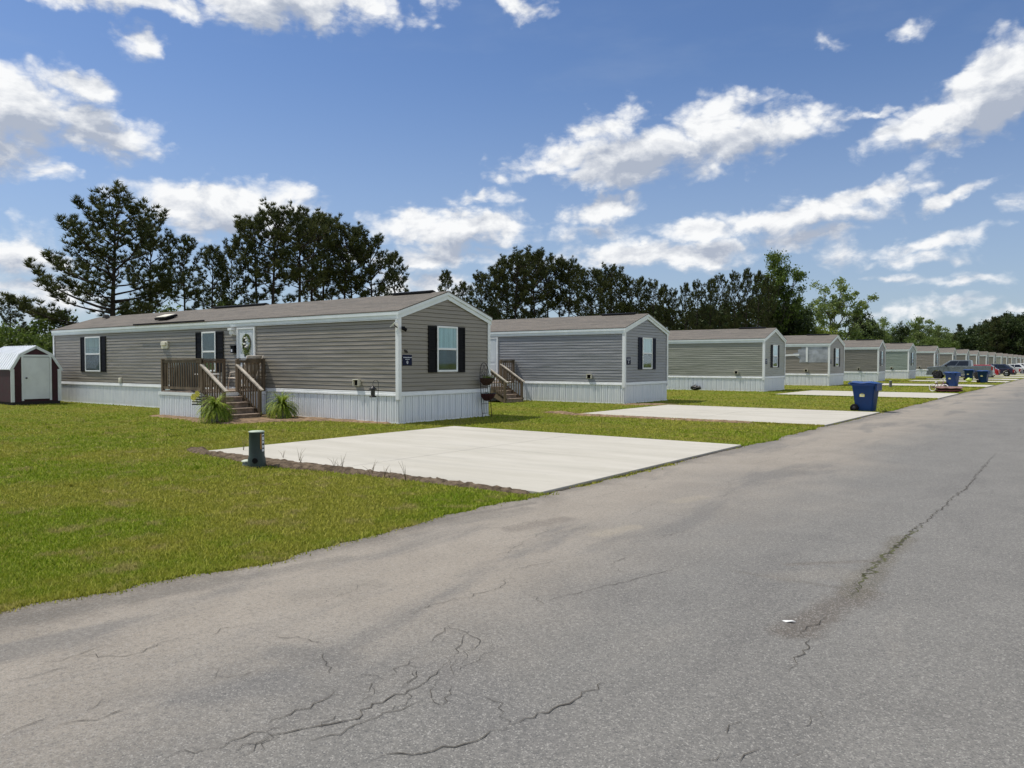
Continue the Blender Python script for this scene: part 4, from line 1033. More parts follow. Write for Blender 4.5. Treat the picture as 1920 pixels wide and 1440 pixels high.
def blob(b, rx, ry, rz, seed, n=10, m=8):
    r = random.Random(seed); g = []
    for i in range(m+1):
        th = math.pi*i/m; g.append([b.p(rx*math.sin(th)*math.cos(6.2832*j/n)*(1+r.uniform(-.25, .25)), ry*math.sin(th)*math.sin(6.2832*j/n)*(1+r.uniform(-.25, .25)), max(.003, rz*(1-math.cos(th))*.5*(1+r.uniform(-.2, .2)))) for j in range(n)])
    for a, c in zip(g, g[1:]):
        for j in range(n): b.face((a[j], a[(j+1) % n], c[(j+1) % n], c[j]), 0, False)
b = MB(); blob(b, .28, .2, .32, 4); o = b.build('plastic_bag', M('lime_plastic', (.42, .52, .08), .35, .2, 6)); o.location = (-8.35, 77.6, 0.035); tag(o, 'crumpled lime green plastic bag on the slab beside the bins', 'bag')
b = MB(); blob(b, .34, .16, .3, 6); o = b.build('rubbish_bag', M('black_plastic', (.012, .012, .012), .35, .2, 6)); o.location = (-19.4, 44.75, 0); tag(o, 'small black bag dumped against the skirting of the third home', 'bag')
x_, y_ = gp(1484, 1172); b = MB()
pts = [(-.06, -.01), (-.02, -.028), (.03, -.02), (.062, .004), (.02, .014), (-.02, .022), (-.055, .016)]
a = [b.p(x, y, .022+.012*math.sin(40*x)) for x, y in pts]; c = b.p(0, 0, .028)
for i in range(7): b.face((a[i], a[(i+1) % 7], c))
o = b.build('paper_scrap', M('paper', (.7, .7, .68), .8), recalc=False); o.location = (x_, y_, 0); o.scale = (.7, .7, .6); s = o.modifiers.new('s', 'SOLIDIFY'); s.thickness = .006; tag(o, 'torn scrap of white paper lying on the asphalt', 'litter')

# ------------------------------------------------------------------ vehicles
CARGLASS = M('car_glass', (.012, .015, .018), .06, .2, 2, spec=.6)
TYRE = M('tyre', (.018, .018, .018), .8, .2, 8); RIM = M('alloy', (.42, .43, .45), .35, .1, 5, metal=.7); RIMD = M('alloy_dark', (.03, .03, .032), .4, .2, 5, metal=.5)
HEAD = M('headlight', (.6, .62, .65), .1, .1, 5); TAIL = M('tail_light', (.25, .008, .01), .2, .2, 5); CHROME = M('chrome', (.6, .6, .62), .15, .05, 5, metal=1); PLASTIC = M('black_trim', (.02, .02, .021), .6, .2, 6)
def arc(cx, r, z0=.32, n=9):
    """wheel arch points left to right"""
    return [(cx-r*math.cos(k*math.pi/n), z0+r*math.sin(k*math.pi/n)) for k in range(n+1)]
def vehicle(name, label, cat, loc, rz, paint, prof, green, W, wheels, wr, roofz, belt, rim, truck=False, group=None):
    """front of the vehicle is -x. prof: upper outline front to rear of the lower body; green: (x0b,x0t,x1t,x1b)"""
    t = thing(name, label, cat, loc, rz, group)
    zs = .30 if not truck else .42
    low = []
    for cx in wheels: low += arc(cx, wr+.08, zs)
    poly = prof+[(prof[-1][0], zs)]+low[::-1]+[(prof[0][0], zs)]
    b = MB(); b.prism(poly, -W/2, W/2); body = b.build('body', paint, t, bevel=.045, seg=3)
    x0b, x0t, x1t, x1b = green; wt = W/2-.18; wb = W/2-.04
    b = MB()
    lo = [b.p(x0b, -wb, belt-.02), b.p(x1b, -wb, belt-.02), b.p(x1b, wb, belt-.02), b.p(x0b, wb, belt-.02)]
    hi = [b.p(x0t, -wt, roofz), b.p(x1t, -wt, roofz), b.p(x1t, wt, roofz), b.p(x0t, wt, roofz)]
    for i in range(4): b.face((lo[i], lo[(i+1) % 4], hi[(i+1) % 4], hi[i]))
    b.face(hi); b.face(lo[::-1]); cab = b.build('cab', paint, t, bevel=.05, seg=3)
    def sidepoint(fx, fz, sg, off=.012):
        xb = x0b+(x1b-x0b)*fx; xt = x0t+(x1t-x0t)*fx; y = wb+(wt-wb)*fz
        return (xb+(xt-xb)*fz, sg*(y+off), belt-.02+(roofz-belt+.02)*fz)
    for sg in (-1, 1):
        cuts = ((.10, .46), (.49, .90)) if truck else ((.12, .48), (.51, .86))
        for a, c in cuts:
            b = MB(); ia = [b.p(*sidepoint(f, z, sg)) for f, z in ((a, .12), (c, .12), (c, .86), (a, .86))]; ib = [b.p(*sidepoint(f, z, sg, -.01)) for f, z in ((a, .12), (c, .12), (c, .86), (a, .86))]
            b.face(ia); b.face(ib[::-1])
            for i in range(4): b.face((ia[i], ib[i], ib[(i+1) % 4], ia[(i+1) % 4]))
            b.build('window', CARGLASS, cab)
        b = MB(); b.box(x0b+.42, x0b+.62, sg*(W/2+.04)-.09, sg*(W/2+.04)+.09, belt+.02, belt+.17); b.build('mirror', PLASTIC if truck else paint, t, bevel=.03)
        for fx in (.42, .85):
            xx = x0b+(x1b-x0b)*fx; b = MB(); b.box(xx-.09, xx+.09, sg*W/2-.02, sg*W/2+.025, belt-.14, belt-.10); b.build('door_handle', CHROME, t)
        b = MB(); b.box(x0b+.5, x1b, sg*W/2-.01, sg*W/2+.012, zs+.03, zs+.1); b.build('side_trim', CHROME if truck else PLASTIC, t)
        b = MB(); b.box(prof[0][0]-.02, prof[0][0]+.16, *sorted((sg*(W/2-.38), sg*(W/2+.006))), prof[1][1]-.25, prof[1][1]-.1); b.build('headlight', HEAD, t, bevel=.02)
        b = MB(); b.box(prof[-1][0]-.14, prof[-1][0]+.02, *sorted((sg*(W/2-.2), sg*(W/2+.008))), prof[-2][1]-.46, prof[-2][1]-.10); b.build('tail_light', TAIL, t, bevel=.02)
    for (xa, za, xt, zt) in ((x0b, belt-.02, x0t, roofz), (x1b, belt-.02, x1t, roofz)):
        b = MB(); sg = -1 if xa == x0b else 1; f0, f1 = .1, .88
        P = lambda f, yy: (xa+(xt-xa)*f+sg*.012, yy*(wb+(wt-wb)*f-.09), za+(zt-za)*f+.006)
        ia = [b.p(*P(f0, -1)), b.p(*P(f0, 1)), b.p(*P(f1, 1)), b.p(*P(f1, -1))]; b.face(ia); b.build('windscreen' if sg < 0 else 'rear_window', CARGLASS, cab, recalc=False)
    fr = prof[0][0]; re = prof[-1][0]
    b = MB(); b.box(fr-.06, fr+.12, -W/2+.05, W/2-.05, zs, zs+.22); b.build('bumper', CHROME if truck else PLASTIC, t, bevel=.03)
    b = MB(); b.box(fr-.03, fr+.1, -W/2+.42, W/2-.42, zs+.28, prof[1][1]-.12); b.build('grille', PLASTIC, t, bevel=.02)
    b = MB(); b.box(re-.1, re+.08, -W/2+.08, W/2-.08, zs, zs+.18); b.build('bumper', CHROME if truck else PLASTIC, t, bevel=.03)
    if truck:
        bx0 = x1b+.06
        b = MB(); b.box(bx0, re-.08, -W/2+.12, W/2-.12, prof[-1][1]-.02, prof[-1][1]+.004); b.build('bed_floor', PLASTIC, t)
    for cx in wheels:
        for sg in (-1, 1):
            X = Matrix.Translation((cx, sg*(W/2-.13), wr)) @ Matrix.Rotation(R(90), 4, 'X')
            b = MB(); b.X = X; b.lathe([(wr*.62, -.11), (wr*.93, -.12), (wr, -.09), (wr, .09), (wr*.93, .12), (wr*.62, .11)], 28); w = b.build('wheel', TYRE, t)
            b = MB(); b.X = X; zz = .1*sg*-1
            b.lathe([(0, zz), (wr*.16, zz), (wr*.2, zz*.6), (wr*.6, zz*.75), (wr*.64, zz)], 20)
            for k in range(6): a = k*1.047; b.tube([(0, 0, zz*.95), (wr*.58*math.cos(a), wr*.58*math.sin(a), zz*.98)], .035, 5)
            b.build('rim', rim, w)
    return t
GREYP = M('truck_grey', (.15, .175, .185), .3, .08, 2, metal=.45, coat=.6)
vehicle('pickup_truck', 'grey crew-cab pickup truck parked across the lawn behind the bins', 'pickup truck', (-10.6, 91, 0), R(0), GREYP,
        [(-2.92, .62), (-2.93, 1.12), (-2.8, 1.26), (-1.6, 1.35), (-1.3, 1.36), (1.08, 1.36), (1.12, 1.38), (2.90, 1.40), (2.94, .75)], (-1.68, -.80, 1.0, 1.08), 2.0, (-1.95, 1.75), .44, 1.95, 1.34, RIMD, True)
carprof = [(-2.15, .55), (-2.12, .78), (-1.9, .86), (-1.0, .95), (1.75, 1.0), (2.05, .95), (2.15, .6)]
CG = 'cars parked along the row of homes'
REDP = M('car_red', (.38, .015, .025), .3, .08, 2, coat=.7); NAVP = M('car_navy', (.012, .018, .045), .25, .08, 2, coat=.8); WHTP = M('car_white', (.62, .63, .62), .3, .04, 2, coat=.6); SILP = M('car_silver', (.42, .42, .40), .3, .06, 2, metal=.3, coat=.6)
vehicle('parked_car', 'dark red car mostly hidden behind the tail of the grey pickup', 'car', (-10.3, 103.2, 0), 0, REDP, carprof, (-1.15, -.35, 1.35, 1.95), 1.78, (-1.35, 1.35), .33, 1.46, .95, RIM, group=CG)
vehicle('parked_car', 'dark navy hatchback parked just beyond the red car', 'car', (-9.5, 113.5, 0), 0, NAVP, carprof, (-1.15, -.35, 1.15, 2.0), 1.8, (-1.35, 1.35), .34, 1.52, .97, RIM, group=CG)
vehicle('parked_car', 'pale silver car parked behind the navy hatchback', 'car', (-9.6, 125.5, 0), 0, SILP, carprof, (-1.15, -.35, .9, 1.6), 1.78, (-1.35, 1.35), .33, 1.45, .95, RIM, group=CG)
vehicle('parked_car', 'white car parked farther along, behind the pale silver car', 'car', (-9.4, 140, 0), 0, WHTP, carprof, (-1.15, -.35, 1.1, 1.8), 1.78, (-1.35, 1.35), .33, 1.5, .95, RIM, group=CG)
vehicle('parked_car', 'farthest white car, last of the parked row', 'car', (-9.2, 155, 0), 0, WHTP, carprof, (-1.15, -.35, 1.3, 1.95), 1.78, (-1.35, 1.35), .33, 1.6, .98, RIM, group=CG)

# ------------------------------------------------------------------ trees
def rv(r): 
    v = r.normal(size=3); return v/np.linalg.norm(v)
def pine_mesh(seed, H, Rd, base, lean=.3, nl=34, prof=None, tuft=.34, dens=1.0, tr=.17, extra=()):
    r = np.random.default_rng(seed); b = MB(); V = []
    ph = r.uniform(0, 6.28)
    def trunk(f): return np.array([lean*math.sin(f*2.3+ph)*f, lean*math.cos(f*1.9+ph)*f, H*f])
    b.tube([trunk(f) for f in np.linspace(0, .97, 12)], [tr*(1.15 if f == 0 else 1)*(1-.88*f**1.1) for f in np.linspace(0, .97, 12)], 8, 0)
    pf = prof or [(0, .7), (.2, 1), (.5, .95), (.75, .72), (.9, .48), (1, .25)]
    limbs = []
    for i in range(nl):
        f = base+(1-base)*((i+.4)/nl)**.95*.97; fp = (f-base)/(1-base)
        az = i*2.39996+r.uniform(-.5, .5); L = Rd*np.interp(fp, *zip(*pf))*r.uniform(.7, 1.15); limbs.append((f, az, L, R(4+50*fp**1.5+r.uniform(-8, 12))))
    limbs += list(extra)
    for (f, az, L, el) in limbs:
        p = trunk(f); d = np.array([math.cos(az)*math.cos(el), math.sin(az)*math.cos(el), math.sin(el)]); pts = [p]; ns = 6; droop = r.uniform(-.06, .02)
        for s in range(ns):
            d = d+np.array([r.normal(0, .09), r.normal(0, .09), droop+.05*s]); d /= np.linalg.norm(d); p = p+d*L/ns; pts.append(p)
        r0 = min(tr*.5, .018+.016*L); b.tube(pts, list(np.linspace(r0, .012, ns+1)), 5, 0, False)
        def tufts(p, ax, n):
            for _ in range(n):
                q = p+r.normal(0, .09, 3)
                for k in range(14):
                    dd = ax*.95+rv(r)*.75; dd /= np.linalg.norm(dd); sd = np.cross(dd, rv(r)); sd /= np.linalg.norm(sd)+1e-6
                    l = tuft*r.uniform(.6, 1.15); w = .022*r.uniform(.8, 1.5); V.extend((q-sd*w, q+sd*w, q+dd*l))
        m = max(4, int(L*2.6))
        for j in range(m):
            s = .3+.7*(j+r.random())/m; k = min(ns-1, int(s*ns)); p0 = pts[k]+(pts[k+1]-pts[k])*(s*ns-k); dl = pts[k+1]-pts[k]; dl = dl/np.linalg.norm(dl)
            sd = np.cross(dl, [0, 0, 1]); sd /= np.linalg.norm(sd)+1e-6; sg = 1 if j % 2 else -1
            dd = dl*.6+sd*sg*r.uniform(.3, 1)+np.array([0, 0, r.uniform(.0, .7)]); dd /= np.linalg.norm(dd)
            l = (.35+.28*L*(1.15-s))*r.uniform(.7, 1.2); q1 = p0+dd*l*.5; q2 = q1+(dd+np.array([0, 0, .35]))*l*.5
            b.tube([p0, q1, q2], [.014, .01, .006], 3, 0, False)
            up = np.array([0, 0, 1.]); ax = dd*.6+up*.6; ax /= np.linalg.norm(ax)
            n = max(1, int(round(3*dens)))
            tufts(q1, ax, n); tufts(q2, ax, n+1)
        tufts(pts[-1], d*.6+np.array([0, 0, .5]), 3)
    for _ in range(4): pass
    tm = bpy.data.meshes.new('t'); 
    to = b.build('trunk', BARKP, None); co = np_mesh('crown', np.array(V), 3, [NEEDLE])
    return to, co
def decid_mesh(seed, H, Rd, base, leaf, mat, nleaf=9000, tr=.22, barkm=None, clump=.7, spread=.9, levels=3):
    r = np.random.default_rng(seed); b = MB(); tips = []
    def grow(p, d, L, rad, lev):
        pts = [p]; ns = 4
        for s in range(ns):
            d = d+r.normal(0, .13, 3)+np.array([0, 0, .05]); d /= np.linalg.norm(d); p = p+d*L/ns; pts.append(p)
        b.tube(pts, list(np.linspace(rad, rad*.55, ns+1)), 6 if lev < 2 else 3, 0, False)
        if lev >= levels: tips.append((p, d)); return
        if lev >= 1: tips.append((pts[2], d))
        for k in range(r.integers(3, 5)):
            az = r.uniform(0, 6.28); sd = np.cross(d, rv(r)); sd /= np.linalg.norm(sd)+1e-6
            nd = d*r.uniform(.5, .9)+sd*spread*r.uniform(.5, 1.1); nd /= np.linalg.norm(nd)
            q = pts[r.integers(2, ns+1)]; grow(q, nd, L*r.uniform(.55, .8), rad*.55, lev+1)
    z0 = H*base; b.tube([(0, 0, 0), (.05, .03, z0*.5), (0, 0, z0)], [tr*1.3, tr, tr*.85], 8, 0, False)
    for k in range(5):
        a = k*1.2566+r.uniform(-.4, .4); e = r.uniform(.55, 1.35); grow(np.array([0, 0, z0*r.uniform(.8, 1)]), np.array([math.cos(a)*math.cos(e), math.sin(a)*math.cos(e), math.sin(e)]), (H-z0)*.42, tr*.55, 1)
    T = np.array([q[0] for q in tips]); 
    # fit the crown to the wanted height and radius
    top = T[:, 2].max(); rad = np.percentile(np.hypot(T[:, 0], T[:, 1]), 92)
    sx = (Rd-clump*.6)/rad; sz = (H-clump*.6-z0)/(top-z0)
    vv = np.array(b.v); k = vv[:, 2] > z0; g = np.clip((vv[:, 2]-z0*.8)/(z0*.2+.01), 0, 1); vv[:, 0] *= 1+(sx-1)*g; vv[:, 1] *= 1+(sx-1)*g; vv[k, 2] = z0+(vv[k, 2]-z0)*sz; b.v = [tuple(q) for q in vv]
    T[:, 0] *= sx; T[:, 1] *= sx; T[:, 2] = np.where(T[:, 2] > z0, z0+(T[:, 2]-z0)*sz, T[:, 2])
    per = max(4, nleaf//len(T)); N = len(T)*per
    c = np.repeat(T, per, 0)+r.normal(0, 1, (N, 3))*clump*np.array([.55, .55, .38])*np.repeat(r.uniform(.5, 1.3, len(T)), per)[:, None]
    a = r.normal(size=(N, 3)); a /= np.linalg.norm(a, axis=1)[:, None]; n = r.normal(size=(N, 3)); e = np.cross(a, n); e /= np.linalg.norm(e, axis=1)[:, None]
    s = leaf*r.uniform(.6, 1.3, N)[:, None]
    Q = np.stack([c-a*s, c+e*s*.55, c+a*s, c-e*s*.55], 1).reshape(-1, 3)
    to = b.build('trunk', barkm or BARKD, None); co = np_mesh('crown', Q, 4, [mat])
    return to, co
PROTO = {}; TOP = {}
def proto_tree(key, fn, *a, **k):
    to, co = fn(*a, **k); PROTO[key] = (to.data, co.data); zz = np.array([v.co.z for v in co.data.vertices]); TOP[key] = float(zz.max()*.995); bpy.data.objects.remove(to); bpy.data.objects.remove(co)
def plant(key, H0, px=None, top=None, X=-46, xy=None, h=None, label='', cat='tree', group=None, name='pine_tree', rz=None, wide=1.0):
    if xy is None:
        t = (px-960)/FPX; d = X/(.8*t-.6); xy = (X, d*(.6*t+.8))
        h = CAMH+(HOR-top)*d/FPX
    o = thing(name, label, cat, (xy[0], xy[1], -.05), rng.uniform(0, 6.28) if rz is None else rz, group)
    s = h/TOP[key]; o.scale = (s*wide, s*wide, s)
    for nm, me in zip(('trunk', 'crown'), PROTO[key]):
        c = bpy.data.objects.new(nm, me); COL.objects.link(c); c.parent = o
    return o
proto_tree('big', pine_mesh, 21, 12.6, 3.7, .40, .25, 36, [(0, .9), (.3, 1), (.6, .95), (.85, .72), (1, .45)], .38, 1.0, .21,
           ((.46, R(217), 5.4, R(22)), (.36, R(225), 5.8, R(6)), (.33, R(205), 5.0, R(2)), (.5, R(30), 4.2, R(20)), (.42, R(40), 3.8, R(15)), (.58, R(215), 4.4, R(25)), (.38, R(120), 3.4, R(10)), (.37, R(250), 4.6, R(4))))
proto_tree('p0', pine_mesh, 31, 12, 2.6, .50, .3, 27, [(0, .55), (.2, .85), (.5, 1), (.75, .8), (.9, .55), (1, .3)], .34, 1.0, .17, ((.40, 1.0, 1.3, .2), (.45, 3.6, 1.5, .2)))
proto_tree('p1', pine_mesh, 32, 12, 2.5, .55, .35, 25, [(0, .5), (.25, .9), (.55, 1), (.8, .75), (1, .35)], .34, 1.0, .17, ((.42, 2.0, 1.2, .15), (.48, 5.0, 1.6, .2)))
proto_tree('p2', pine_mesh, 33, 12, 2.8, .42, .3, 32, [(0, .5), (.3, .8), (.55, 1), (.8, .8), (1, .3)])
proto_tree('p3', pine_mesh, 34, 12, 2.6, .58, .4, 25, [(0, .6), (.3, 1), (.6, 1), (.85, .7), (1, .3)])
proto_tree('p4', pine_mesh, 35, 12, 3.0, .12, .2, 40, [(0, 1), (.3, .95), (.6, .8), (.85, .5), (1, .15)])
proto_tree('young', pine_mesh, 36, 7, 1.9, .08, .15, 26, [(0, 1), (.3, .9), (.6, .65), (.85, .35), (1, .1)])
proto_tree('tall', decid_mesh, 41, 22, 5.6, .22, .22, LEAFG, 12000, .32, None, 1.15, .75, 3)
proto_tree('open', decid_mesh, 42, 18, 8.0, .2, .26, LEAFP, 6500, .3, None, 1.0, .95, 3)
proto_tree('round', decid_mesh, 43, 12, 4.8, .12, .22, LEAFD, 10000, .25, None, .9, .95, 3)
proto_tree('light', decid_mesh, 44, 13, 4.0, .2, .22, LEAFP, 5000, .2, None, .9, .8, 3)
proto_tree('bush', decid_mesh, 45, 4, 2.4, .06, .12, LEAFY, 5000, .1, None, .6, 1.0, 2)
proto_tree('under', decid_mesh, 46, 5, 2.6, .06, .12, LEAFG, 6000, .1, None, .6, 1.0, 2)
proto_tree('darkfill', decid_mesh, 47, 9, 3.6, .08, .2, LEAFD, 7000, .18, None, .9, 1.0, 2)

plant('big', 12.6, 210, 345, -46.5, label='tall spreading pine standing alone at the far left, behind the nearest home', group=None, rz=R(0), wide=1.27)
G1 = 'pines behind the nearest home'; L1 = 'dark pine in the tight clump behind the roof of the nearest home'
for px, top, k, X, w, lab in ((281, 398, 'p3', -49, .85, 'first slim pine right of the tall spreading pine'), (345, 432, 'p1', -48, .85, 'second slim pine right of the tall spreading pine, shorter'),
        (398, 455, 'p4', -50, .9, 'low bushy pine filling the gap before the tight clump'), (440, 446, 'p2', -52, .7, L1), (487, 398, 'p0', -49, 1, L1), (510, 374, 'p1', -46, 1.05, L1), (556, 382, 'p3', -46, 1.1, L1),
        (586, 390, 'p1', -48, .95, L1), (603, 393, 'p0', -50, .9, L1), (651, 410, 'p3', -47, 1.05, L1), (664, 418, 'p2', -49, .9, L1), (702, 432, 'p2', -46, 1.0, L1), (738, 468, 'p4', -48, .8, L1),):
    plant(k, 12, px, top, X, label=lab, group=G1, wide=w)
plant('young', 7, 775, 548, -50, label='short young pine showing over the roof right of the tight clump')
G2 = 'pines behind the second home'; L2 = 'dark pine in the long dense row behind the second and third homes'
for px, top, k, X, w in ((838, 503, 'p4', -44, .7), (868, 525, 'p4', -46, .8), (900, 505, 'p2', -46, .9), (925, 495, 'p0', -46, .9), (948, 475, 'p2', -47, .9), (965, 462, 'p1', -45, 1), (992, 470, 'p0', -47, .9), (1005, 460, 'p2', -45, 1), (1025, 470, 'p3', -46, .9),
        (1047, 478, 'p1', -45, .8), (1064, 479, 'p3', -44, .8), (1085, 495, 'p2', -46, .8), (1110, 500, 'p0', -45, .85), (1127, 498, 'p2', -46, .8), (1143, 489, 'p1', -45, .85), (1160, 505, 'p3', -46, .85), (1178, 515, 'p2', -45, .8),
        (1200, 516, 'p4', -45, .7), (1222, 520, 'p2', -44, .75), (1245, 530, 'p4', -46, .65), (1262, 538, 'p2', -45, .7), (1285, 528, 'p4', -45, .65), (1306, 522, 'p2', -46, .65), (1330, 520, 'p4', -44, .6), (1350, 510, 'p0', -46, .6), (1375, 505, 'p2', -45, .6), (1398, 500, 'p4', -44, .55), (1420, 505, 'p4', -43, .55), (1440, 512, 'p2', -44, .55)):
    plant(k, 12, px, top, X, label=L2, group=G2, wide=w)
for px, top, X in ((880, 560, -47), (905, 575, -50), (940, 570, -48), (1190, 560, -50), (1230, 565, -50), (1270, 568, -50), (1310, 560, -50), (1350, 560, -50), (1390, 555, -50), (1425, 560, -48), (1460, 560, -46), (1490, 570, -48), (1155, 575, -50), (1100, 580, -50)):
    plant('darkfill', 9, px, top, X, label='dark leafy understorey tree filling the foot of the long pine row', group='understorey trees in the pine row', name='leafy_tree')
plant('tall', 22, 1452, 464, -45, label='tall broadleaf tree rising above the right end of the pine row', name='broadleaf_tree', wide=.85, rz=1.0)
plant('round', 12, 1478, 545, -44, label='dark round tree below the right side of the tall broadleaf', name='broadleaf_tree', wide=.8)
plant('open', 18, 1560, 521, -46, label='open spreading broadleaf tree with sky showing through its crown', name='broadleaf_tree', wide=.95, rz=.4)
plant('round', 12, 1612, 570, -46, label='dark broadleaf tree at the right shoulder of the open spreading tree', name='broadleaf_tree', wide=.8)
plant('bush', 4, 1531, 607, -40, label='yellow-green bush above the roof of the fourth home', name='bush', cat='bush')
for px, top, k, X, w, lab, H0 in ((1643, 592, 'light', -46, .8, 'pale slender tree between the open tree and the dark round one', 13), (1690, 600, 'round', -46, .8, 'dark round-headed tree above the sixth home', 12), (1664, 625, 'darkfill', -46, .9, 'low dark tree left of the dark round-headed one', 9),
        (1727, 590, 'light', -47, .9, 'tallest pale-leaved tree above the seventh home', 13), (1762, 606, 'light', -46, .8, 'second pale-leaved tree, right of the tallest pale one', 13), (1783, 620, 'light', -46, .7, 'third pale-leaved tree, low, before the dark wood', 13), (1800, 606, 'young', -60, .8, 'thin distant pine top left of the dark wood', 7)):
    plant(k, H0, px, top, X, label=lab, name='broadleaf_tree' if k != 'young' else 'pine_tree', wide=w)
for px, top, X in ((1628, 605, -52), (1655, 612, -54), (1672, 608, -55), (1706, 612, -55), (1742, 610, -56), (1758, 616, -57), (1778, 622, -58), (1795, 626, -60), (1812, 630, -60), (1600, 615, -43), (1632, 628, -43), (1705, 630, -42), (1745, 628, -42), (1775, 632, -42), (1800, 634, -40), (1650, 640, -40), (1570, 615, -42), (1500, 600, -42), (1722, 640, -40), (1760, 645, -38)):
    plant('under', 5, px, top, X, label='low green leafy growth along the foot of the far trees', group='low growth behind the far homes', name='bush', cat='bush')
WL = 'dark tree of the wooded rise at the far right'
rw = random.Random(12)
for k in range(82):
    px = rw.uniform(1778, 2060)
    top = np.interp(px, [1776, 1800, 1820, 1845, 1870, 1890, 1960, 2060], [634, 622, 611, 603, 592, 588, 584, 592])+rw.uniform(-5, 8); d = rw.uniform(285, 350)
    x, y = at(px, d); plant(rw.choice(['round', 'darkfill', 'p4', 'round', 'p2']), {'round': 12, 'darkfill': 9}.get('x', 12), xy=(x, y), h=(CAMH+(HOR-top)*d/FPX)*rw.uniform(.98, 1.03), label=WL, group='trees of the wooded rise', name='wood_tree', wide=rw.uniform(.8, 1.1))
for px, top, X in ((1893, 640, -31), (1912, 648, -28), (1876, 655, -30), (1855, 655, -34), (1930, 650, -27)):
    plant('bush', 4, px, top, X, label='bright yellow-green bush in front of the dark wood at the right', group='yellow-green bushes before the wood', name='bush', cat='bush')
for px, top, X, k, H0, lab in ((8, 598, -42, 'under', 5, 'light green bush behind the shed at the left edge'), (48, 612, -43, 'under', 5, 'green bush above the shed roof, left of the nearest home'), (88, 618, -44, 'under', 5, 'green bush between the shed and the end of the nearest home'), (-40, 585, -44, 'under', 5, 'leftmost green bush, half out of view behind the shed'), (20, 548, -47, 'p4', 12, 'low-branched pine at the left edge behind the shed'), (105, 570, -49, 'under', 5, 'tall green bush under the low limbs of the spreading pine')):
    plant(k, H0, px, top, X, label=lab, name='bush' if k == 'under' else 'pine_tree', cat='bush' if k == 'under' else 'tree')
for px, top, X in ((255, 560, -49), (320, 562, -50), (425, 545, -52), (760, 560, -50)):
    plant('under', 5, px, top, X, label='leafy shrub growing among the pine trunks behind the nearest roof', group='shrubs among the pine trunks', name='bush', cat='bush')
# distant tree line beyond, seen under the crowns
b_ = []
for k in range(-26, 60):
    px = -200+k*34+rw.uniform(-10, 10); d = rw.uniform(210, 260) if px < 1300 else rw.uniform(330, 380)
    x, y = at(px, d)
    if px < 1500: plant('darkfill', 9, xy=(x, y), h=rw.uniform(6, 8.5), label='distant tree of the far line glimpsed beneath the pine crowns', group='far tree line', name='leafy_tree', wide=1.6)

# ------------------------------------------------------------------ sun, sky, camera
EL, AZ = R(61), R(19)
Ld = Vector((math.cos(EL)*math.cos(AZ), math.cos(EL)*math.sin(AZ), -math.sin(EL)))
su = bpy.data.lights.new('sun', 'SUN'); su.energy = 3.5; su.angle = R(.55); su.color = (1.0, .94, .84)
so = bpy.data.objects.new('sun', su); COL.objects.link(so); so.rotation_euler = Ld.to_track_quat('-Z', 'Y').to_euler(); so.location = (0, 0, 60)
w = bpy.data.worlds.new('World'); sc.world = w; w.use_nodes = True
t = NT(w.node_tree); bg = w.node_tree.nodes['Background']
sky = t.new('ShaderNodeTexSky'); sky.sky_type = 'NISHITA'; sky.sun_disc = False; sky.sun_elevation = EL; sky.sun_rotation = math.atan2(-Ld.x, -Ld.y)
sky.air_density = 1.0; sky.dust_density = .6; sky.ozone_density = 2.0
N = t.coord('Generated'); s = t.sep(N)
az = t.math('ARCTAN2', s[0], s[1]); el = t.math('ARCSINE', s[2])
P = t.comb(az, el, 0.0)
warp = t.vmath('SCALE', t.vmath('SUBTRACT', t.noise(t.mapping(P, scale=(1, 1.5, 1)), 13, 5, .55)[1], (.5, .5, .5)), scale=.062)
P2 = t.vmath('ADD', P, warp)
CL = [(30, 205, 170, 80, -8, 1), (190, 250, 120, 62, 15, 1), (-30, 270, 120, 70, 0, 1), (150, 165, 70, 38, 10, .9), (85, 325, 70, 20, 0, .55),
      (250, -5, 210, 40, 0, .9), (265, 82, 48, 46, 0, .8), (540, -8, 260, 58, 0, 1), (960, 8, 75, 30, 20, .7), (760, -10, 120, 30, 0, .6), (480, 15, 110, 45, 0, .8), (130, -10, 110, 26, 0, .6),
      (430, 392, 190, 52, 0, 1), (330, 375, 90, 34, 0, .8), (530, 372, 70, 34, 0, .7), (30, 480, 130, 62, 0, .8), (80, 555, 180, 40, 0, .7),
      (850, 425, 165, 42, 0, 1), (890, 378, 100, 20, -10, .6), (800, 480, 180, 34, 0, .65), (790, 535, 160, 30, 0, .55), (960, 330, 40, 10, -20, .4),
      (1210, 290, 230, 55, 4, 1), (1420, 250, 160, 52, -4, 1), (1330, 235, 120, 50, -18, .9), (1070, 295, 150, 30, -12, .8), (1130, 245, 110, 40, -20, .7), (1160, 320, 150, 38, 0, .9),
      (1110, 398, 95, 32, -14, .9), (1090, 435, 110, 26, 0, .5),
      (1500, 400, 210, 38, 0, 1), (1310, 422, 110, 26, -4, .95), (1600, 375, 190, 30, -10, .9), (1790, 362, 80, 20, -18, .9), (1500, 445, 160, 30, 0, .6), (1900, 368, 60, 22, 0, .5),
      (1850, 165, 190, 72, -32, 1), (1740, 225, 140, 30, -22, 1), (1930, 130, 120, 80, -20, 1), (1640, 214, 60, 11, 5, .5), (1880, 200, 130, 50, -20, 1),
      (1700, 72, 42, 32, -40, .6), (1555, 82, 34, 24, 20, .42), (1230, 476, 210, 30, 0, .95), (1340, 465, 90, 28, 0, .8), (1150, 492, 120, 26, 0, .6),
      (1750, 450, 150, 22, -6, .75), (1700, 482, 110, 18, 0, .6), (1680, 518, 60, 14, 0, .6), (1810, 525, 130, 20, -5, .55), (1790, 572, 100, 18, 0, .5), (1680, 590, 120, 20, 0, .4), (1900, 590, 80, 20, 0, .5), (1600, 470, 110, 22, 0, .5)]
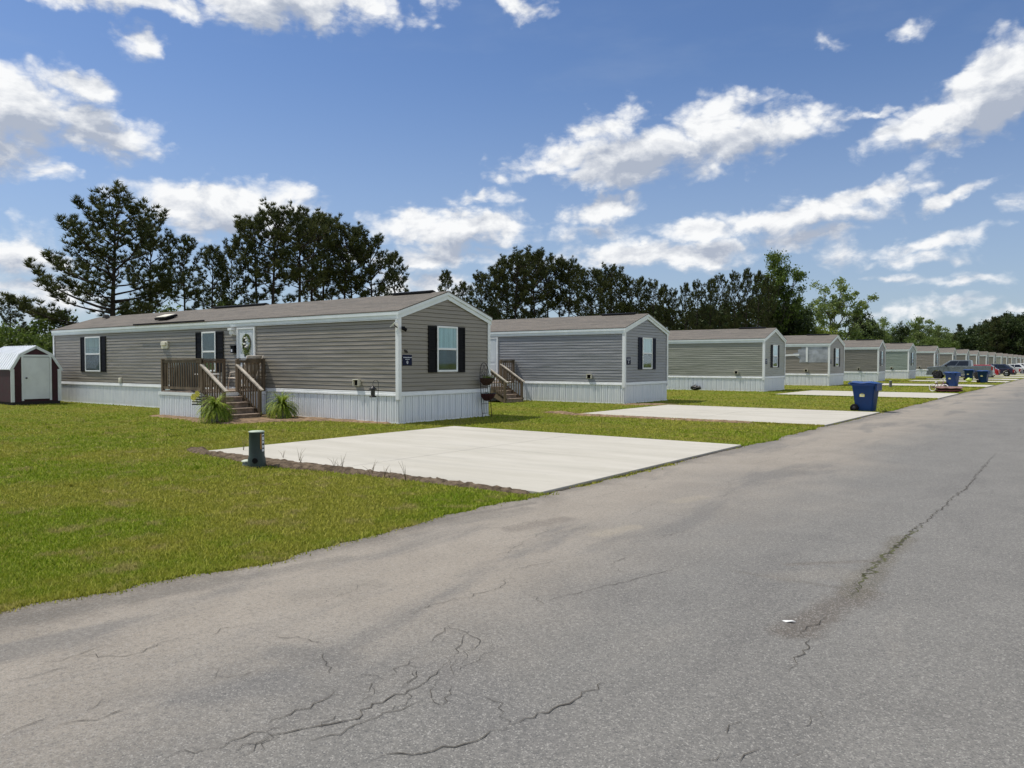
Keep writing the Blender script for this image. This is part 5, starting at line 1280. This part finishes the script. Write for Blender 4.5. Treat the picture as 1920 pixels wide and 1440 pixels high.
cp = math.atan(40/FPX)
def sky_dir(px, py):
    v = Vector(((px-960)/FPX, 1, (720-py)/FPX)); v = Matrix.Rotation(-cp, 3, 'X') @ v; v = Matrix.Rotation(math.atan2(.6, .8), 3, 'Z') @ v; v.normalize()
    return math.atan2(v.x, v.y), math.asin(v.z)
def chain(Pv, acc):      # tiny link that makes the puffs evaluate one batch after another
    n = t.new('ShaderNodeVectorMath', operation='MULTIPLY_ADD'); t.put(n, 0, t.comb(acc, acc, 0.0)); n.inputs[1].default_value = (1e-7, 1e-7, 0); t.put(n, 2, Pv); return n.outputs[0]
def field(Pv, after=None):
    acc = after; bins = {}
    for q in CL: bins.setdefault(min((0, -10, -20, -32, 12), key=lambda r: abs(r-q[4])), []).append(q)
    first = True
    for rot, qs in bins.items():
        ro = R(rot)                       # picture rotation (clockwise) of the puff axes
        for k in range(0, len(qs), 7):
            Pb = Pv if acc is None else chain(Pv, acc)
            if rot: Pb = t.mapping(Pb, (0, 0, 0), (0, 0, ro), (1, 1, 1))
            for (cx, cy, rx, ry, _, wt) in qs[k:k+7]:
                a, e = sky_dir(cx, cy); a2, e2 = sky_dir(cx+rx, cy); a3, e3 = sky_dir(cx, cy-ry)
                sx = 1/(1.25*max(.004, abs(a2-a))); sy = 1/(1.25*max(.004, abs(e3-e)))
                ca, ce = a*math.cos(ro)-e*math.sin(ro), a*math.sin(ro)+e*math.cos(ro)
                n = t.new('ShaderNodeVectorMath', operation='MULTIPLY_ADD'); t.put(n, 0, Pb); n.inputs[1].default_value = (sx, sy, 0); n.inputs[2].default_value = (-ca*sx, -ce*sy, 0)
                v = t.math('MULTIPLY_ADD', t.vmath('LENGTH', n.outputs[0]), -wt, wt)
                acc = v if first else t.math('MAXIMUM', acc, v); first = False
    return acc
n1 = t.noise(t.mapping(P, scale=(1, 1.7, 1)), 17, 9, .62, .3)[0]
D = field(P2)
dens = t.math('MULTIPLY_ADD', t.math('SUBTRACT', n1, .5), 1.0, D)
v1 = t.new('ShaderNodeTexVoronoi', feature='SMOOTH_F1'); v1.inputs['Smoothness'].default_value = .35; t.put(v1, 'Vector', t.mapping(P2, scale=(1, 1.35, 1))); t.put(v1, 'Scale', 30.0)
v2 = t.new('ShaderNodeTexVoronoi', feature='F1'); t.put(v2, 'Vector', t.mapping(P2, scale=(1, 1.3, 1))); t.put(v2, 'Scale', 75.0)
puff = t.math('ADD', t.math('MULTIPLY_ADD', v1.outputs['Distance'], -.42, .17), t.math('MULTIPLY_ADD', v2.outputs['Distance'], -.22, .09))
dens = t.math('ADD', dens, puff)
alpha = t.math('POWER', t.mapr(dens, .0, .56), 1.12)
Pu = t.vmath('ADD', P2, (-.008, .026, 0))
n2 = t.noise(t.mapping(t.vmath('ADD', P, (-.005, .012, 0)), scale=(1, 1.7, 1)), 17, 7, .6, .3)[0]
nb = t.noise(t.mapping(P, scale=(1, 1.6, 1)), 9, 5, .55)[0]
Du = t.math('MULTIPLY_ADD', t.math('SUBTRACT', nb, .5), .9, field(Pu, D))
shade = t.mapr(Du, .12, .95)
rel = t.math('MULTIPLY_ADD', puff, .35, t.math('MULTIPLY', t.math('SUBTRACT', n1, n2), 1.4))
bright = t.math('ADD', t.math('MULTIPLY_ADD', shade, -.60, 1.0), rel)
bright = t.math('MINIMUM', t.math('MAXIMUM', bright, .4), 1.06)
ccol = t.mix(t.mapr(bright, .42, 1.02, 0, 1, False), C(.42, .47, .57), C(.94, .95, .96))
CLK = 9.6
ccol = t.vmath('SCALE', ccol, scale=CLK)
thin = t.mapr(t.noise(t.mapping(P, scale=(1, 3.2, 1)), 3.2, 5, .6)[0], .45, .8, 0, .13)
base = t.mix(1.0, sky.outputs[0], C(.74, .86, 1.06), 'MULTIPLY')
hz = t.mapr(el, .0, .40, .46, .0)
base = t.mix(t.math('MAXIMUM', thin, hz), base, t.vmath('SCALE', t.comb(.62, .72, .86), scale=CLK*.75))
fin = t.mix(alpha, base, ccol)
# bright cloud added out of view, overhead and behind the viewer, for ambient fill
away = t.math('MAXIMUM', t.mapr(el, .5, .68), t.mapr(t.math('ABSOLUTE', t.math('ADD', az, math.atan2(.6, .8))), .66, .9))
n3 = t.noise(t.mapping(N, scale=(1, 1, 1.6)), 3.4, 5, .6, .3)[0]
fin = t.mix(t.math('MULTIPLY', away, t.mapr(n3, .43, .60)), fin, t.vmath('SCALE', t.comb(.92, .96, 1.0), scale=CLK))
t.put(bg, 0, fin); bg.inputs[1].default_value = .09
cam = bpy.data.cameras.new('camera'); co = bpy.data.objects.new('camera', cam); COL.objects.link(co); sc.camera = co
cam.sensor_width = 36; cam.lens = 36*FPX/1920; cam.clip_end = 6000; cam.clip_start = .05
co.location = (0, 0, CAMH); co.rotation_euler = (R(90)-cp, 0, math.atan2(.6, .8))
sc.view_settings.view_transform = 'Standard'; sc.view_settings.look = 'None'; sc.view_settings.exposure = .24; sc.view_settings.gamma = 1
